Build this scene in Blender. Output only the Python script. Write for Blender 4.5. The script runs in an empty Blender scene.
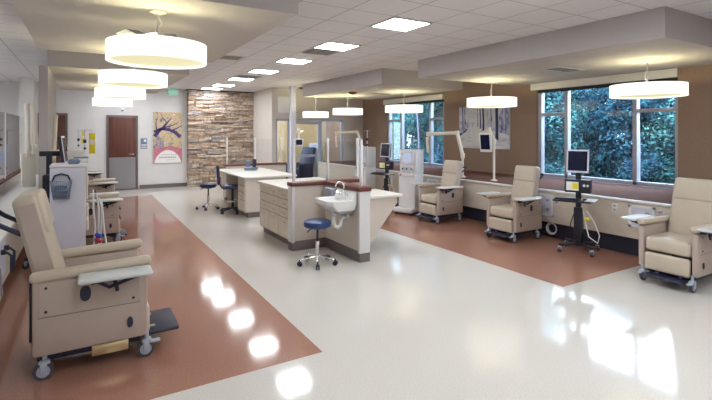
import bpy, bmesh, math, random
from mathutils import Vector, Matrix
random.seed(7)
R = math.radians
PI = math.pi
scene = bpy.context.scene
COL = scene.collection

# ------------------------------------------------------------------ materials
def new_mat(name):
    m = bpy.data.materials.new(name); m.use_nodes = True
    nt = m.node_tree
    return m, nt, nt.nodes['Principled BSDF']

def pmat(name, col, rough=.5, metal=0., spec=.5, noise=0., nscale=8., bump=0., bscale=60.):
    m, nt, b = new_mat(name)
    b.inputs['Base Color'].default_value = (*col, 1)
    b.inputs['Roughness'].default_value = rough
    b.inputs['Metallic'].default_value = metal
    b.inputs['Specular IOR Level'].default_value = spec
    tc = nt.nodes.new('ShaderNodeTexCoord')
    if noise:
        n = nt.nodes.new('ShaderNodeTexNoise'); n.inputs['Scale'].default_value = nscale; n.inputs['Detail'].default_value = 4
        r = nt.nodes.new('ShaderNodeValToRGB')
        r.color_ramp.elements[0].position = .3; r.color_ramp.elements[1].position = .7
        r.color_ramp.elements[0].color = (*[c * (1 - noise) for c in col], 1)
        r.color_ramp.elements[1].color = (*[min(1, c * (1 + noise)) for c in col], 1)
        nt.links.new(tc.outputs['Object'], n.inputs['Vector'])
        nt.links.new(n.outputs['Fac'], r.inputs['Fac']); nt.links.new(r.outputs['Color'], b.inputs['Base Color'])
    if bump:
        n2 = nt.nodes.new('ShaderNodeTexNoise'); n2.inputs['Scale'].default_value = bscale
        bp = nt.nodes.new('ShaderNodeBump'); bp.inputs['Strength'].default_value = bump; bp.inputs['Distance'].default_value = .01
        nt.links.new(tc.outputs['Object'], n2.inputs['Vector'])
        nt.links.new(n2.outputs['Fac'], bp.inputs['Height']); nt.links.new(bp.outputs['Normal'], b.inputs['Normal'])
    return m

def emat(name, col, strength):
    m, nt, b = new_mat(name)
    b.inputs['Base Color'].default_value = (.45, .45, .43, 1)
    b.inputs['Emission Color'].default_value = (*col, 1)
    b.inputs['Emission Strength'].default_value = strength
    return m

def mathn(nt, op, a, b=None):
    n = nt.nodes.new('ShaderNodeMath'); n.operation = op
    for i, v in enumerate((a, b)):
        if v is None: continue
        if isinstance(v, (int, float)): n.inputs[i].default_value = v
        else: nt.links.new(v, n.inputs[i])
    return n.outputs[0]

def glassmat(name, tint=(1, 1, 1), ior=1.45, extra=0.0):
    m, nt, b = new_mat(name)
    nt.nodes.remove(b)
    out = nt.nodes['Material Output']
    t = nt.nodes.new('ShaderNodeBsdfTransparent'); t.inputs['Color'].default_value = (*tint, 1)
    g = nt.nodes.new('ShaderNodeBsdfGlossy'); g.inputs['Roughness'].default_value = .01
    f = nt.nodes.new('ShaderNodeFresnel'); f.inputs['IOR'].default_value = ior
    a = nt.nodes.new('ShaderNodeMath'); a.operation = 'ADD'; a.inputs[1].default_value = extra
    mx = nt.nodes.new('ShaderNodeMixShader')
    ge = nt.nodes.new('ShaderNodeNewGeometry')          # one reflecting face per pane: the far face only transmits
    fr_ = mathn(nt, 'SUBTRACT', 1.0, ge.outputs['Backfacing'])
    nt.links.new(f.outputs[0], a.inputs[0]); nt.links.new(mathn(nt, 'MULTIPLY', a.outputs[0], fr_), mx.inputs[0])
    nt.links.new(t.outputs[0], mx.inputs[1]); nt.links.new(g.outputs[0], mx.inputs[2])
    nt.links.new(mx.outputs[0], out.inputs['Surface'])
    return m

def floor_mat():
    m, nt, b = new_mat('polished_vinyl')
    tc = nt.nodes.new('ShaderNodeTexCoord'); sx = nt.nodes.new('ShaderNodeSeparateXYZ')
    nt.links.new(tc.outputs['Object'], sx.inputs[0])
    x, y = sx.outputs[0], sx.outputs[1]
    def rect(x0, x1, y0, y1):
        p = mathn(nt, 'GREATER_THAN', x, x0); q = mathn(nt, 'LESS_THAN', x, x1)
        r = mathn(nt, 'GREATER_THAN', y, y0); s = mathn(nt, 'LESS_THAN', y, y1)
        return mathn(nt, 'MULTIPLY', mathn(nt, 'MULTIPLY', p, q), mathn(nt, 'MULTIPLY', r, s))
    mask = mathn(nt, 'MAXIMUM', rect(-1.1, 1.495, 2.965, 12.75), rect(4.26, 6.6, 2.93, 11.6))
    def speck(c0, c1, sc):
        n = nt.nodes.new('ShaderNodeTexNoise'); n.inputs['Scale'].default_value = sc; n.inputs['Detail'].default_value = 3
        r = nt.nodes.new('ShaderNodeValToRGB')
        r.color_ramp.elements[0].position = .38; r.color_ramp.elements[1].position = .62
        r.color_ramp.elements[0].color = (*c0, 1); r.color_ramp.elements[1].color = (*c1, 1)
        nt.links.new(tc.outputs['Object'], n.inputs['Vector']); nt.links.new(n.outputs['Fac'], r.inputs['Fac'])
        return r.outputs['Color']
    white = speck((.60, .565, .525), (.68, .65, .61), 110)
    brown = speck((.34, .165, .115), (.40, .20, .145), 90)
    mx = nt.nodes.new('ShaderNodeMix'); mx.data_type = 'RGBA'
    nt.links.new(mask, mx.inputs[0]); nt.links.new(white, mx.inputs[6]); nt.links.new(brown, mx.inputs[7])
    nt.links.new(mx.outputs[2], b.inputs['Base Color'])
    b.inputs['Roughness'].default_value = .09
    b.inputs['Specular IOR Level'].default_value = .75
    n = nt.nodes.new('ShaderNodeTexNoise'); n.inputs['Scale'].default_value = 1.6; n.inputs['Detail'].default_value = 3
    bp = nt.nodes.new('ShaderNodeBump'); bp.inputs['Strength'].default_value = .035; bp.inputs['Distance'].default_value = .02
    nt.links.new(tc.outputs['Object'], n.inputs['Vector']); nt.links.new(n.outputs['Fac'], bp.inputs['Height'])
    nt.links.new(bp.outputs['Normal'], b.inputs['Normal'])
    return m

TX, TY, OX, OY = .565, .535, 2.96, 4.103
def ceiling_mat():
    m, nt, b = new_mat('acoustic_tile')
    tc = nt.nodes.new('ShaderNodeTexCoord'); sx = nt.nodes.new('ShaderNodeSeparateXYZ')
    nt.links.new(tc.outputs['Object'], sx.inputs[0])
    def line(c, t, o, w):
        s = mathn(nt, 'SUBTRACT', c, o - t * 100 - w / 2)
        return mathn(nt, 'LESS_THAN', mathn(nt, 'MODULO', s, t), w)
    ln = mathn(nt, 'MAXIMUM', line(sx.outputs[0], TX, OX, .018), line(sx.outputs[1], TY, OY, .018))
    n = nt.nodes.new('ShaderNodeTexNoise'); n.inputs['Scale'].default_value = 90
    r = nt.nodes.new('ShaderNodeValToRGB')
    r.color_ramp.elements[0].color = (.72, .70, .72, 1); r.color_ramp.elements[1].color = (.80, .78, .80, 1)
    nt.links.new(tc.outputs['Object'], n.inputs['Vector']); nt.links.new(n.outputs['Fac'], r.inputs['Fac'])
    mx = nt.nodes.new('ShaderNodeMix'); mx.data_type = 'RGBA'
    nt.links.new(ln, mx.inputs[0]); nt.links.new(r.outputs['Color'], mx.inputs[6]); mx.inputs[7].default_value = (.50, .48, .48, 1)
    nt.links.new(mx.outputs[2], b.inputs['Base Color']); b.inputs['Roughness'].default_value = .9
    return m

def wood_mat(name, c0, c1, rough=.4, axis=2):
    m, nt, b = new_mat(name)
    tc = nt.nodes.new('ShaderNodeTexCoord'); mp = nt.nodes.new('ShaderNodeMapping')
    sc = [14, 14, 14]; sc[axis] = .9; mp.inputs['Scale'].default_value = sc
    n = nt.nodes.new('ShaderNodeTexNoise'); n.inputs['Scale'].default_value = 1.5; n.inputs['Detail'].default_value = 6
    r = nt.nodes.new('ShaderNodeValToRGB'); r.color_ramp.elements[0].position = .35; r.color_ramp.elements[1].position = .65
    r.color_ramp.elements[0].color = (*c0, 1); r.color_ramp.elements[1].color = (*c1, 1)
    nt.links.new(tc.outputs['Object'], mp.inputs[0]); nt.links.new(mp.outputs[0], n.inputs['Vector'])
    nt.links.new(n.outputs['Fac'], r.inputs['Fac']); nt.links.new(r.outputs['Color'], b.inputs['Base Color'])
    b.inputs['Roughness'].default_value = rough
    return m

M = dict(
    floor=floor_mat(), ceil=ceiling_mat(),
    soffit=pmat('soffit_paint', (.475, .44, .44), .85, noise=.03, nscale=3),
    white_wall=pmat('white_wall_paint', (.70, .68, .67), .85, noise=.03, nscale=3),
    beige_wall=pmat('beige_wall_paint', (.64, .58, .53), .85, noise=.03, nscale=3),
    brown_wall=pmat('brown_wall_paint', (.30, .205, .155), .85, noise=.05, nscale=30),
    tan_wall=pmat('tan_wall_paint', (.60, .48, .28), .85, noise=.04, nscale=4),
    mauve=pmat('cove_base_rubber', (.16, .125, .125), .55),
    ledge=pmat('ledge_laminate', (.62, .55, .46), .5, noise=.03, nscale=12),
    ledge_top=pmat('ledge_top_laminate', (.75, .73, .72), .3),
    ledge_brown=pmat('brown_sill_laminate', (.145, .066, .052), .85, spec=.15, noise=.06, nscale=25),
    dark=pmat('recess_shade_colour', (.022, .022, .045), .6),  # near-black that puts the shade of recesses into the colour
    kick=pmat('satin_kick_plate', (.36, .36, .39), .42, 1.),
    foil=pmat('silver_foil', (.34, .35, .40), .25, 1.),
    machine=pmat('machine_white', (.70, .685, .69), .38),
    tray=pmat('tray_grey', (.58, .60, .61), .35),
    alu=pmat('aluminium_frame', (.40, .40, .48), .4, .2),
    shade_dark=pmat('black_roller_shade', (.012, .012, .018), .7),
    glass=glassmat('window_glass', (.93, .97, 1), 1.5, .02),
    clear=glassmat('clear_partition_glass', (.965, .975, .98), 1.22, .01),
    vinyl=pmat('cream_vinyl', (.53, .455, .365), .38, noise=.03, nscale=10),
    shell=pmat('beige_moulded_shell', (.44, .36, .315), .5, noise=.02, nscale=10),
    seam=pmat('brown_seam', (.22, .18, .17), .6),
    navy=pmat('navy_plastic', (.018, .022, .055), .45),
    navyfab=pmat('navy_vinyl', (.016, .026, .085), .45),
    blue=pmat('blue_vinyl', (.025, .055, .17), .38),
    white=pmat('white_plastic', (.80, .80, .82), .35),
    cool=pmat('pale_grey_plastic', (.64, .65, .76), .4, noise=.02),
    cream=pmat('cream_plastic', (.74, .68, .58), .4),
    grey=pmat('grey_plastic', (.34, .36, .43), .4),
    caster=pmat('caster_grey', (.40, .44, .53), .4),
    tyre=pmat('caster_tyre', (.06, .065, .09), .5),
    steel=pmat('brushed_steel', (.62, .61, .62), .32, 1., noise=.05, nscale=20),
    tinted_steel=pmat('steel_pendant_tint', (.80, .72, .45), .3, 1.),  # steel whose yellow is the pendant's reflection put into the colour
    chrome=pmat('chrome', (.85, .85, .88), .08, 1.),
    black=pmat('black_plastic', (.012, .013, .025), .4),
    screen=pmat('dark_screen', (.010, .014, .04), .12),
    bluescreen=emat('lit_blue_screen', (.30, .50, 1.0), .16),
    yellow=pmat('yellow_card', (.85, .72, .03), .6),
    red=pmat('red_plastic', (.45, .03, .05), .5),
    darkred=pmat('dark_red_plastic', (.16, .015, .02), .5),
    blueplug=pmat('blue_plastic', (.03, .06, .45), .5),
    cherry=wood_mat('cherry_wood', (.085, .026, .018), (.135, .045, .028), .35),
    redcap=wood_mat('red_wood_cap', (.125, .035, .033), (.17, .055, .048), .35, 0),
    panel=pmat('light_laminate', (.64, .565, .50), .45, noise=.02, nscale=15),
    drawer=pmat('drawer_laminate', (.66, .58, .48), .45, noise=.03, nscale=15),
    worktop=pmat('worktop_laminate', (.72, .68, .63), .35, noise=.04, nscale=80),
    porcelain=pmat('porcelain', (.82, .82, .82), .12),
    panel_light=emat('troffer_lens', (.92, .965, 1.0), 13.0),
    drum=emat('drum_shade_fabric', (1, .97, .84), .50),
    drum_in=emat('drum_diffuser', (1, .94, .52), .26),
    pvc=pmat('pvc', (.78, .77, .75), .3),
    teal=emat('exit_sign_teal', (.02, .42, .25), .28),
    trunk=pmat('tree_bark', (.16, .15, .17), .9, noise=.3, nscale=6),
    soil=pmat('ground_soil', (.05, .07, .05), .95, noise=.4, nscale=2),
    paper=pmat('paper_white', (.82, .80, .78), .6),
    ink=pmat('ink_grey', (.35, .32, .36), .6),
    bright_panel=pmat('white_board', (.78, .78, .80), .5),
    vent=pmat('vent_grey', (.05, .05, .06), .5),
    ventw=pmat('vent_white', (.62, .61, .61), .5),
    wire=pmat('wire_grey_blue', (.20, .26, .38), .35, .4),
    coilw=pmat('white_tube', (.72, .72, .74), .35),
    bluegrey=pmat('blue_grey_plastic', (.16, .22, .32), .4),
)
def leaf_mat(name, c0, c1):
    m, nt, b = new_mat(name)
    tc = nt.nodes.new('ShaderNodeTexCoord')
    n = nt.nodes.new('ShaderNodeTexNoise'); n.inputs['Scale'].default_value = 3.5; n.inputs['Detail'].default_value = 5
    r = nt.nodes.new('ShaderNodeValToRGB'); r.color_ramp.elements[0].position = .36; r.color_ramp.elements[1].position = .66
    r.color_ramp.elements[0].color = (*c0, 1); r.color_ramp.elements[1].color = (*c1, 1)
    nt.links.new(tc.outputs['Object'], n.inputs['Vector']); nt.links.new(n.outputs['Fac'], r.inputs['Fac'])
    nt.links.new(r.outputs['Color'], b.inputs['Base Color']); b.inputs['Roughness'].default_value = .8; b.inputs['Specular IOR Level'].default_value = .2
    return m
LEAF = [leaf_mat('leaf_blue_green', (.008, .035, .065), (.07, .22, .22)),
        leaf_mat('leaf_pale', (.025, .10, .13), (.15, .40, .36)),
        leaf_mat('leaf_dark', (.008, .025, .055), (.04, .15, .20))]

# ------------------------------------------------------------------ mesh builder
class MB:
    def __init__(s):
        s.bm = bmesh.new(); s.mi = 0
    def _merge(s, tmp, mat=None):
        if mat is not None: bmesh.ops.transform(tmp, matrix=mat, verts=tmp.verts)
        for f in tmp.faces: f.material_index = s.mi
        me = bpy.data.meshes.new('t'); tmp.to_mesh(me); tmp.free()
        s.bm.from_mesh(me); bpy.data.meshes.remove(me)
        return s
    def box(s, x0, x1, y0, y1, z0, z1, bev=0., seg=2, mat=None, taper=None):
        t = bmesh.new()
        bmesh.ops.create_cube(t, size=1)
        for v in t.verts:
            v.co = Vector((x0 + (v.co.x + .5) * (x1 - x0), y0 + (v.co.y + .5) * (y1 - y0), z0 + (v.co.z + .5) * (z1 - z0)))
            if taper and v.co.z > (z0 + z1) / 2:
                cx, cy = (x0 + x1) / 2, (y0 + y1) / 2
                v.co.x = cx + (v.co.x - cx) * taper[0]; v.co.y = cy + (v.co.y - cy) * taper[1]
        if bev > 0:
            bmesh.ops.bevel(t, geom=list(t.edges), offset=bev, segments=seg, profile=.5, affect='EDGES', clamp_overlap=True)
        return s._merge(t, mat)
    def cyl(s, p0, p1, r0, r1=None, n=16, caps=True):
        r1 = r0 if r1 is None else r1
        p0, p1 = Vector(p0), Vector(p1); d = p1 - p0
        t = bmesh.new()
        bmesh.ops.create_cone(t, cap_ends=caps, cap_tris=False, segments=n, radius1=r0, radius2=r1, depth=d.length)
        q = Vector((0, 0, 1)).rotation_difference(d.normalized())
        return s._merge(t, Matrix.Translation((p0 + p1) / 2) @ q.to_matrix().to_4x4())
    def tube(s, pts, r, n=8, closed=False):
        pts = [Vector(p) for p in pts]
        t = bmesh.new(); rings = []
        N = len(pts)
        prev = None
        for i, p in enumerate(pts):
            a = pts[(i - 1) % N] if (closed or i > 0) else p
            b = pts[(i + 1) % N] if (closed or i < N - 1) else p
            d = (b - a).normalized()
            if prev is None:
                u = d.orthogonal().normalized()
            else:
                u = (prev - d * prev.dot(d)).normalized()
            prev = u
            w = d.cross(u)
            rings.append([t.verts.new(p + (u * math.cos(2 * PI * k / n) + w * math.sin(2 * PI * k / n)) * r) for k in range(n)])
        M_ = N if closed else N - 1
        for i in range(M_):
            A, B = rings[i], rings[(i + 1) % N]
            for k in range(n):
                t.faces.new((A[k], A[(k + 1) % n], B[(k + 1) % n], B[k]))
        if not closed:
            t.faces.new(rings[0][::-1]); t.faces.new(rings[-1])
        return s._merge(t)
    def lathe(s, prof, c=(0, 0, 0), n=32, mat=None):
        t = bmesh.new(); rings = []
        for (r, z) in prof:
            if r < 1e-5: rings.append([t.verts.new((c[0], c[1], c[2] + z))])
            else: rings.append([t.verts.new((c[0] + r * math.cos(2 * PI * k / n), c[1] + r * math.sin(2 * PI * k / n), c[2] + z)) for k in range(n)])
        for A, B in zip(rings, rings[1:]):
            for k in range(n):
                k2 = (k + 1) % n
                if len(A) == 1 and len(B) == 1: continue
                if len(A) == 1: t.faces.new((A[0], B[k2], B[k]))
                elif len(B) == 1: t.faces.new((A[k], A[k2], B[0]))
                else: t.faces.new((A[k], A[k2], B[k2], B[k]))
        bmesh.ops.recalc_face_normals(t, faces=t.faces)
        return s._merge(t, mat)
    def prism(s, poly, h, mat=None, bev=0.):
        """poly in local xy, extruded to z = h"""
        t = bmesh.new()
        f = t.faces.new([t.verts.new((p[0], p[1], 0)) for p in poly])
        if h:
            e = bmesh.ops.extrude_face_region(t, geom=[f])
            for v in e['geom']:
                if isinstance(v, bmesh.types.BMVert): v.co.z += h
        bmesh.ops.recalc_face_normals(t, faces=t.faces)
        if bev: bmesh.ops.bevel(t, geom=list(t.edges), offset=bev, segments=2, affect='EDGES', clamp_overlap=True)
        return s._merge(t, mat)
    def build(s, name, mats, parent=None, loc=(0, 0, 0), rotz=0., smooth=40):
        bm = s.bm
        me = bpy.data.meshes.new(name); bm.to_mesh(me); bm.free()
        for m in (mats if isinstance(mats, (list, tuple)) else [mats]): me.materials.append(M[m] if isinstance(m, str) else m)
        if smooth:
            me.polygons.foreach_set('use_smooth', [True] * len(me.polygons))
            me.set_sharp_from_angle(angle=R(smooth))
        o = bpy.data.objects.new(name, me); COL.objects.link(o)
        o.location = loc; o.rotation_euler = (0, 0, rotz)
        if parent is not None: o.parent = parent
        return o

def B(*a, **k): return MB().box(*a, **k)
def tag(o, label, cat, group=None, kind=None):
    o['label'] = label; o['category'] = cat
    if group: o['group'] = group
    if kind: o['kind'] = kind
    return o
def thing(name, label, cat, loc=(0, 0, 0), rotz=0., group=None, scale=1.):
    o = bpy.data.objects.new(name, None); COL.objects.link(o)
    o.empty_display_size = .1
    o.location = loc; o.rotation_euler = (0, 0, rotz); o.scale = (scale,) * 3
    return tag(o, label, cat, group)
def struct(o, label=None):
    o['kind'] = 'structure'
    if label: o['label'] = label
    return o
def copy_tree(o, parent=None):
    c = o.copy(); COL.objects.link(c)
    if parent is not None: c.parent = parent
    for ch in list(o.children): copy_tree(ch, c)
    return c
def again(o, loc, rotz, label, scale=None):
    c = copy_tree(o); c.location = loc; c.rotation_euler = (0, 0, rotz); c['label'] = label
    if scale: c.scale = scale if isinstance(scale, tuple) else (scale,) * 3
    return c
def oriented(p, x, z):
    """matrix with given local x axis and approx z axis at p"""
    x = Vector(x).normalized(); z = Vector(z); y = z.cross(x).normalized(); z = x.cross(y)
    return Matrix.Translation(p) @ Matrix((x, y, z)).transposed().to_4x4()

# ================================================================== SETTING
H = 2.9; XW = 7.7; ZS = 2.58
struct(B(-4.8, 7.9, -4, 15.2, -.1, 0).build('floor', 'floor', smooth=0), 'polished speckled white floor with two terracotta strips')
struct(B(-4.8, 7.9, -4, 15.2, H, H + .1).build('ceiling', 'ceil', smooth=0), 'white acoustic tile ceiling in a square grid')
# right wall with two window openings
W1 = (8.56, 11.05); W2 = (3.37, 5.86); ZB, ZT = .75, 2.57
w = MB()
w.box(XW, XW + .2, -4, 15.2, 0, ZB); w.box(XW, XW + .2, -4, 15.2, ZT, H)
for a, b in ((-4, W2[0]), (W2[1], W1[0]), (W1[1], 15.2)): w.box(XW, XW + .2, a, b, ZB, ZT)
struct(w.build('wall_right', 'brown_wall', smooth=0), 'taupe brown wall around two windows')
struct(B(-4.8, 4.66, 14.3, 14.5, 0, H).build('wall_back', 'white_wall', smooth=0), 'off-white end wall with door and autumn poster')
struct(B(-4.9, -4.8, -4, 14.5, 0, H).build('wall_left', 'white_wall', smooth=0), 'white wall of the adjoining bay')
struct(B(-4.8, 7.9, -4.1, -4, 0, H).build('wall_front', 'beige_wall', smooth=0))
struct(B(4.62, 4.74, 12.4, 14.3, 0, H).build('wall_return', 'beige_wall', smooth=0), 'beige return wall beside the stone')
struct(B(4.74, 7.7, 15.0, 15.2, 0, H).build('wall_room', 'tan_wall', smooth=0), 'tan wall inside the glazed room')
# upper wall and end pier round the glazed storefront
w = MB(); w.box(4.74, 7.7, 12.4, 12.52, 2.02, H); w.box(6.98, 7.7, 12.4, 12.52, 0, 2.02)
struct(w.build('wall_glazed', 'beige_wall', smooth=0), 'beige wall above and beside the storefront glazing')
struct(B(4.79, 5.16, 12.375, 12.4, 2.18, 2.66, bev=.01).build('trim_1', 'bright_panel'), 'pale rectangular panel above the storefront')
# stone feature wall
st = MB(); z = 0.0
while z < 2.86:
    h = random.uniform(.03, .07); h = min(h, 2.87 - z)
    x = 2.64
    while x < 4.62:
        l = random.uniform(.12, .5); l = min(l, 4.62 - x)
        if 4.62 - x - l < .06: l = 4.62 - x
        st.mi = random.choices(range(6), (3, 3, 3, 2, 2, 2))[0]
        d = random.uniform(0, .075)
        st.box(x + .003, x + l - .003, 14.07 - d, 14.3, z + .003, z + h - .002, bev=.006, seg=1)
        x += l
    z += h
stones = [pmat('ledgestone_%d' % i, c, .85, noise=.35, nscale=14, bump=.5, bscale=40) for i, c in enumerate(
    ((.46, .35, .27), (.58, .47, .38), (.30, .21, .16), (.66, .56, .47), (.36, .31, .30), (.50, .35, .24)))]
struct(st.build('wall_stone', stones, smooth=0), 'stacked ledgestone feature wall in browns and greys')
struct(B(2.60, 4.62, 14.03, 14.3, 2.87, 2.9).build('trim_2', 'dark', smooth=0), 'dark strip painting a shaded recess on top of the stone wall')  # solid strip; the recess shade is only its dark colour
# baseboards
struct(B(1.36, 2.64, 14.27, 14.3, 0, .11).build('baseboard_back', 'mauve', smooth=0), 'mauve rubber baseboard on end wall')
# soffits
def soffit(n, x0, x1, y0, y1, lab):
    struct(B(x0, x1, y0, y1, ZS, H - .001).build('ceiling_soffit', 'soffit', smooth=0), lab)
soffit(1, -.46, 1.52, 3.46, 6.44, 'taupe dropped soffit nearest over the left chair row')
soffit(2, -.46, 1.52, 8.0, 12.2, 'taupe dropped soffit farther over the left chair row')
soffit(3, 5.1, XW, 2.35, 6.35, 'taupe dropped soffit over the near right chairs')
soffit(4, 5.1, 7.3, 7.5, 11.3, 'taupe dropped soffit over the far right chairs')
# window valances
for a, b, nm in ((W2[0], W2[1], 'near'), (W1[0], W1[1], 'far')):
    struct(B(XW - .07, XW + .02, a - .02, b + .1, 2.445, 2.575, bev=.004).build('trim_window', 'white_wall'), 'white shade box over the %s window' % nm)
# windows
def window(name, y0, y1, m1, m2, lab):
    x0, x1 = XW + .02, XW + .12
    yy = [y0, m1, m2, y1]
    t = .034
    f = MB()
    f.box(x0, x1, y0, y1, ZB, ZB + .06, bev=.004); f.box(x0, x1, y0, y1, 2.40, 2.47, bev=.004)
    f.box(x0, x1, y0, y0 + .05, ZB, 2.47, bev=.004); f.box(x0, x1, y1 - .09, y1, ZB, 2.47, bev=.004)
    for m_ in (m1, m2): f.box(x0, x1, m_ - t, m_ + t, ZB, 2.47, bev=.004)
    for a, b in ((y0, m1), (m2, y1)): f.box(x0 + .01, x1, a, b, 1.935, 1.99, bev=.004)
    o = struct(f.build(name, 'alu'), lab)
    struct(B(x0 + .05, x0 + .056, y0 + .03, y1 - .05, ZB + .03, 2.42).build('window_pane', 'glass', o, smooth=0))
    struct(B(x0 - .015, x0 + .01, y0 + .01, y1 - .01, 2.385, 2.45, bev=.01).build('roller_shade', 'shade_dark', o))
    struct(B(XW - .03, XW + .1, y0 - .03, y1 + .03, ZB - .03, ZB, bev=.004).build('window_sill', 'alu', o))
window('window_1', *W1, 9.13, 10.38, 'far window behind the dialysis machines')
window('window_2', *W2, 4.01, 5.24, 'near window behind the black computer cart')
# right chase ledge
led = MB()
led.box(6.1, 6.16, -4, 12.4, .235, .70); struct(led.build('wall_ledge_apron', 'ledge', smooth=0), 'cream service ledge front under the windows')
struct(B(6.075, 6.16, -4, 12.4, .70, .73, bev=.008).build('trim_ledge_nosing', 'ledge_top'), 'white nosing along service ledge')
struct(B(6.16, XW, -4, 12.4, .69, .726).build('trim_ledge_top', 'ledge_brown', smooth=0), 'brown top of service ledge')
struct(B(6.17, 6.25, -4, 12.4, 0, .69).build('ledge_shade_board', 'dark', smooth=0), 'dark navy board painting the shade under the service ledge')  # dark board stands for the shade beneath the apron
# left ledge, curb and glazed divider
struct(B(-1.13, -.63, -1.5, 12.6, .625, .66, bev=.008).build('trim_ledge_left', 'ledge_top'), 'white ledge top along the left divider')
struct(B(-.74, -.68, -1.5, 12.6, .12, .63).build('wall_ledge_left', 'ledge', smooth=0), 'cream ledge front behind the left chairs')
struct(B(-.95, -.9, -1.5, 12.6, 0, .63).build('wall_ledge_left_recess', 'dark', smooth=0))  # dark colour stands for the shadow under the left ledge
c = MB(); c.box(-1.2, -1.13, -1.5, 12.6, 0, .79)
struct(c.build('wall_curb_left', 'beige_wall', smooth=0), 'low beige curb behind left ledge')
struct(B(-1.215, -1.115, -1.5, 12.6, .79, .82, bev=.006).build('trim_curb_left', 'ledge_brown'), 'brown cap on low left curb')
for k in range(5):
    y0 = -1.45 + k * 2.8
    o = struct(B(-1.175, -1.155, y0, y0 + .02, .82, 1.95).build('window_screen_post', 'white'))
    struct(B(-1.168, -1.162, y0 + .02, y0 + 2.79, .83, 1.95).build('window_screen_pane', 'clear', o, loc=(0, 0, 0), smooth=0))
struct(B(-.565, -.455, 8.0, 10.2, 0, ZS).build('wall_wing', 'soffit', smooth=0), 'beige wing wall carrying the farther left soffit')
struct(B(-1.3, -1.03, 13.1, 14.3, 0, H).build('wall_pier', 'white_wall', smooth=0), 'white pier by the end wall')

# doors in the back wall
def door(name, x0, x1, zt, lab, kick=True):
    f = MB()
    f.box(x0 - .045, x0, 14.255, 14.3, 0, zt + .045); f.box(x1, x1 + .045, 14.255, 14.3, 0, zt + .045); f.box(x0, x1, 14.255, 14.3, zt, zt + .045)
    o = struct(f.build(name, 'mauve'), lab)
    struct(B(x0 + .005, x1 - .005, 14.262, 14.3, .012, zt - .004, bev=.003).build('door_leaf', 'cherry', o))
    if kick: struct(B(x0 + .02, x1 - .02, 14.256, 14.262, .03, .92).build('kick_plate', 'kick', o))
    h = MB(); h.cyl((x1 - .08, 14.262, 1.0), (x1 - .08, 14.215, 1.0), .022); h.tube([(x1 - .08, 14.215, 1.0), (x1 - .19, 14.21, 1.0)], .011)
    struct(h.build('door_handle', 'chrome', o))
door('door_1', .57, 1.27, 2.05, 'cherry wood door with steel kick plate')
door('door_2', -1.08, -.42, 2.08, 'cherry wood door behind the wing wall', False)

# storefront glazing of the inner room
fr = MB()
fr.box(4.74, 6.98, 12.42, 12.5, 1.95, 2.02); fr.box(4.74, 6.98, 12.42, 12.5, 0, .08)
for x in (4.74, 5.13, 6.19, 6.92): fr.box(x, x + .05, 12.42, 12.5, 0, 2.0)
o = struct(fr.build('window_3', 'alu'), 'aluminium framed storefront of the glazed room')
for a, b in ((4.8, 5.13), (6.25, 6.92), (5.19, 6.19)):
    struct(B(a, b, 12.455, 12.461, .08, 1.95).build('window_pane', 'clear', o, smooth=0))
d = MB()
for a, b, z0, z1 in ((5.2, 5.28, .02, 1.94), (6.1, 6.18, .02, 1.94), (5.28, 6.1, 1.86, 1.94), (5.28, 6.1, .02, .2), (5.28, 6.1, .88, .95)):
    d.box(a, b, 12.41, 12.45, z0, z1)
struct(d.build('door_3', 'alu'), 'aluminium glazed door of the inner room')

# ================================================================== LIGHT FITTINGS
CG = 'recessed ceiling light panels'
def troffer(x, y, lab):
    t = thing('ceiling_light', lab, 'ceiling light', (x, y, H), 0, CG)
    f = MB()
    a, b = TX / 2 - .01, TY / 2 - .01
    f.box(-a, a, -b, -b + .022, -.012, 0); f.box(-a, a, b - .022, b, -.012, 0); f.box(-a, -a + .022, -b, b, -.012, 0); f.box(a - .022, a, -b, b, -.012, 0)
    f.build('frame', 'ventw', t)
    B(-a + .022, a - .022, -b + .022, b - .022, -.008, -.001).build('diffuser', 'panel_light', t, smooth=0)
    return t
LX = 3.243
names = ['nearest visible in the ceiling row', 'second from the nearest in the ceiling row', 'third from the nearest in the ceiling row', 'fourth from the nearest in the ceiling row',
         'fifth from the nearest in the ceiling row', 'sixth in the ceiling row']
for k in range(-4, 6):
    y = OY + TY / 2 + k * TY * 3
    lab = 'square white ceiling light panel, ' + names[k] if k >= 0 else 'square white ceiling light panel behind the viewpoint, number %d back' % -k
    troffer(LX, y, lab)
troffer(LX - .05, 13.5, 'square white ceiling light panel against the stone wall top')
for y in (-1.25, 1.2): troffer(LX - 4 * TX - .4, y, 'square white ceiling light over the near left aisle, %s' % ('rear' if y < 0 else 'front'))
for y in (-2.3, .2): troffer(LX + 5 * TX, y, 'square white ceiling light near the right wall, %s' % ('rear' if y < 0 else 'front'))
for y, w_ in ((5.0, 'front'), (8.4, 'middle'), (11.6, 'far end')):
    for x, v_ in ((-2.35, 'nearer the glass'), (-3.7, 'nearer the outer wall')): troffer(x, y, 'added unseen square ceiling light in the adjoining bay %s, %s' % (w_, v_))  # lamps added out of view to brighten the bay behind the glass
troffer(5.4, 13.7, 'added unseen square ceiling light inside the glazed room, left')  # this pair of lamps is added, unseen, to brighten the glazed room
troffer(6.8, 13.7, 'added unseen square ceiling light inside the glazed room, right')
troffer(1.0, 13.2, 'added hidden square ceiling light before the cherry door')  # lamp added behind the soffit to brighten the far end

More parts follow.
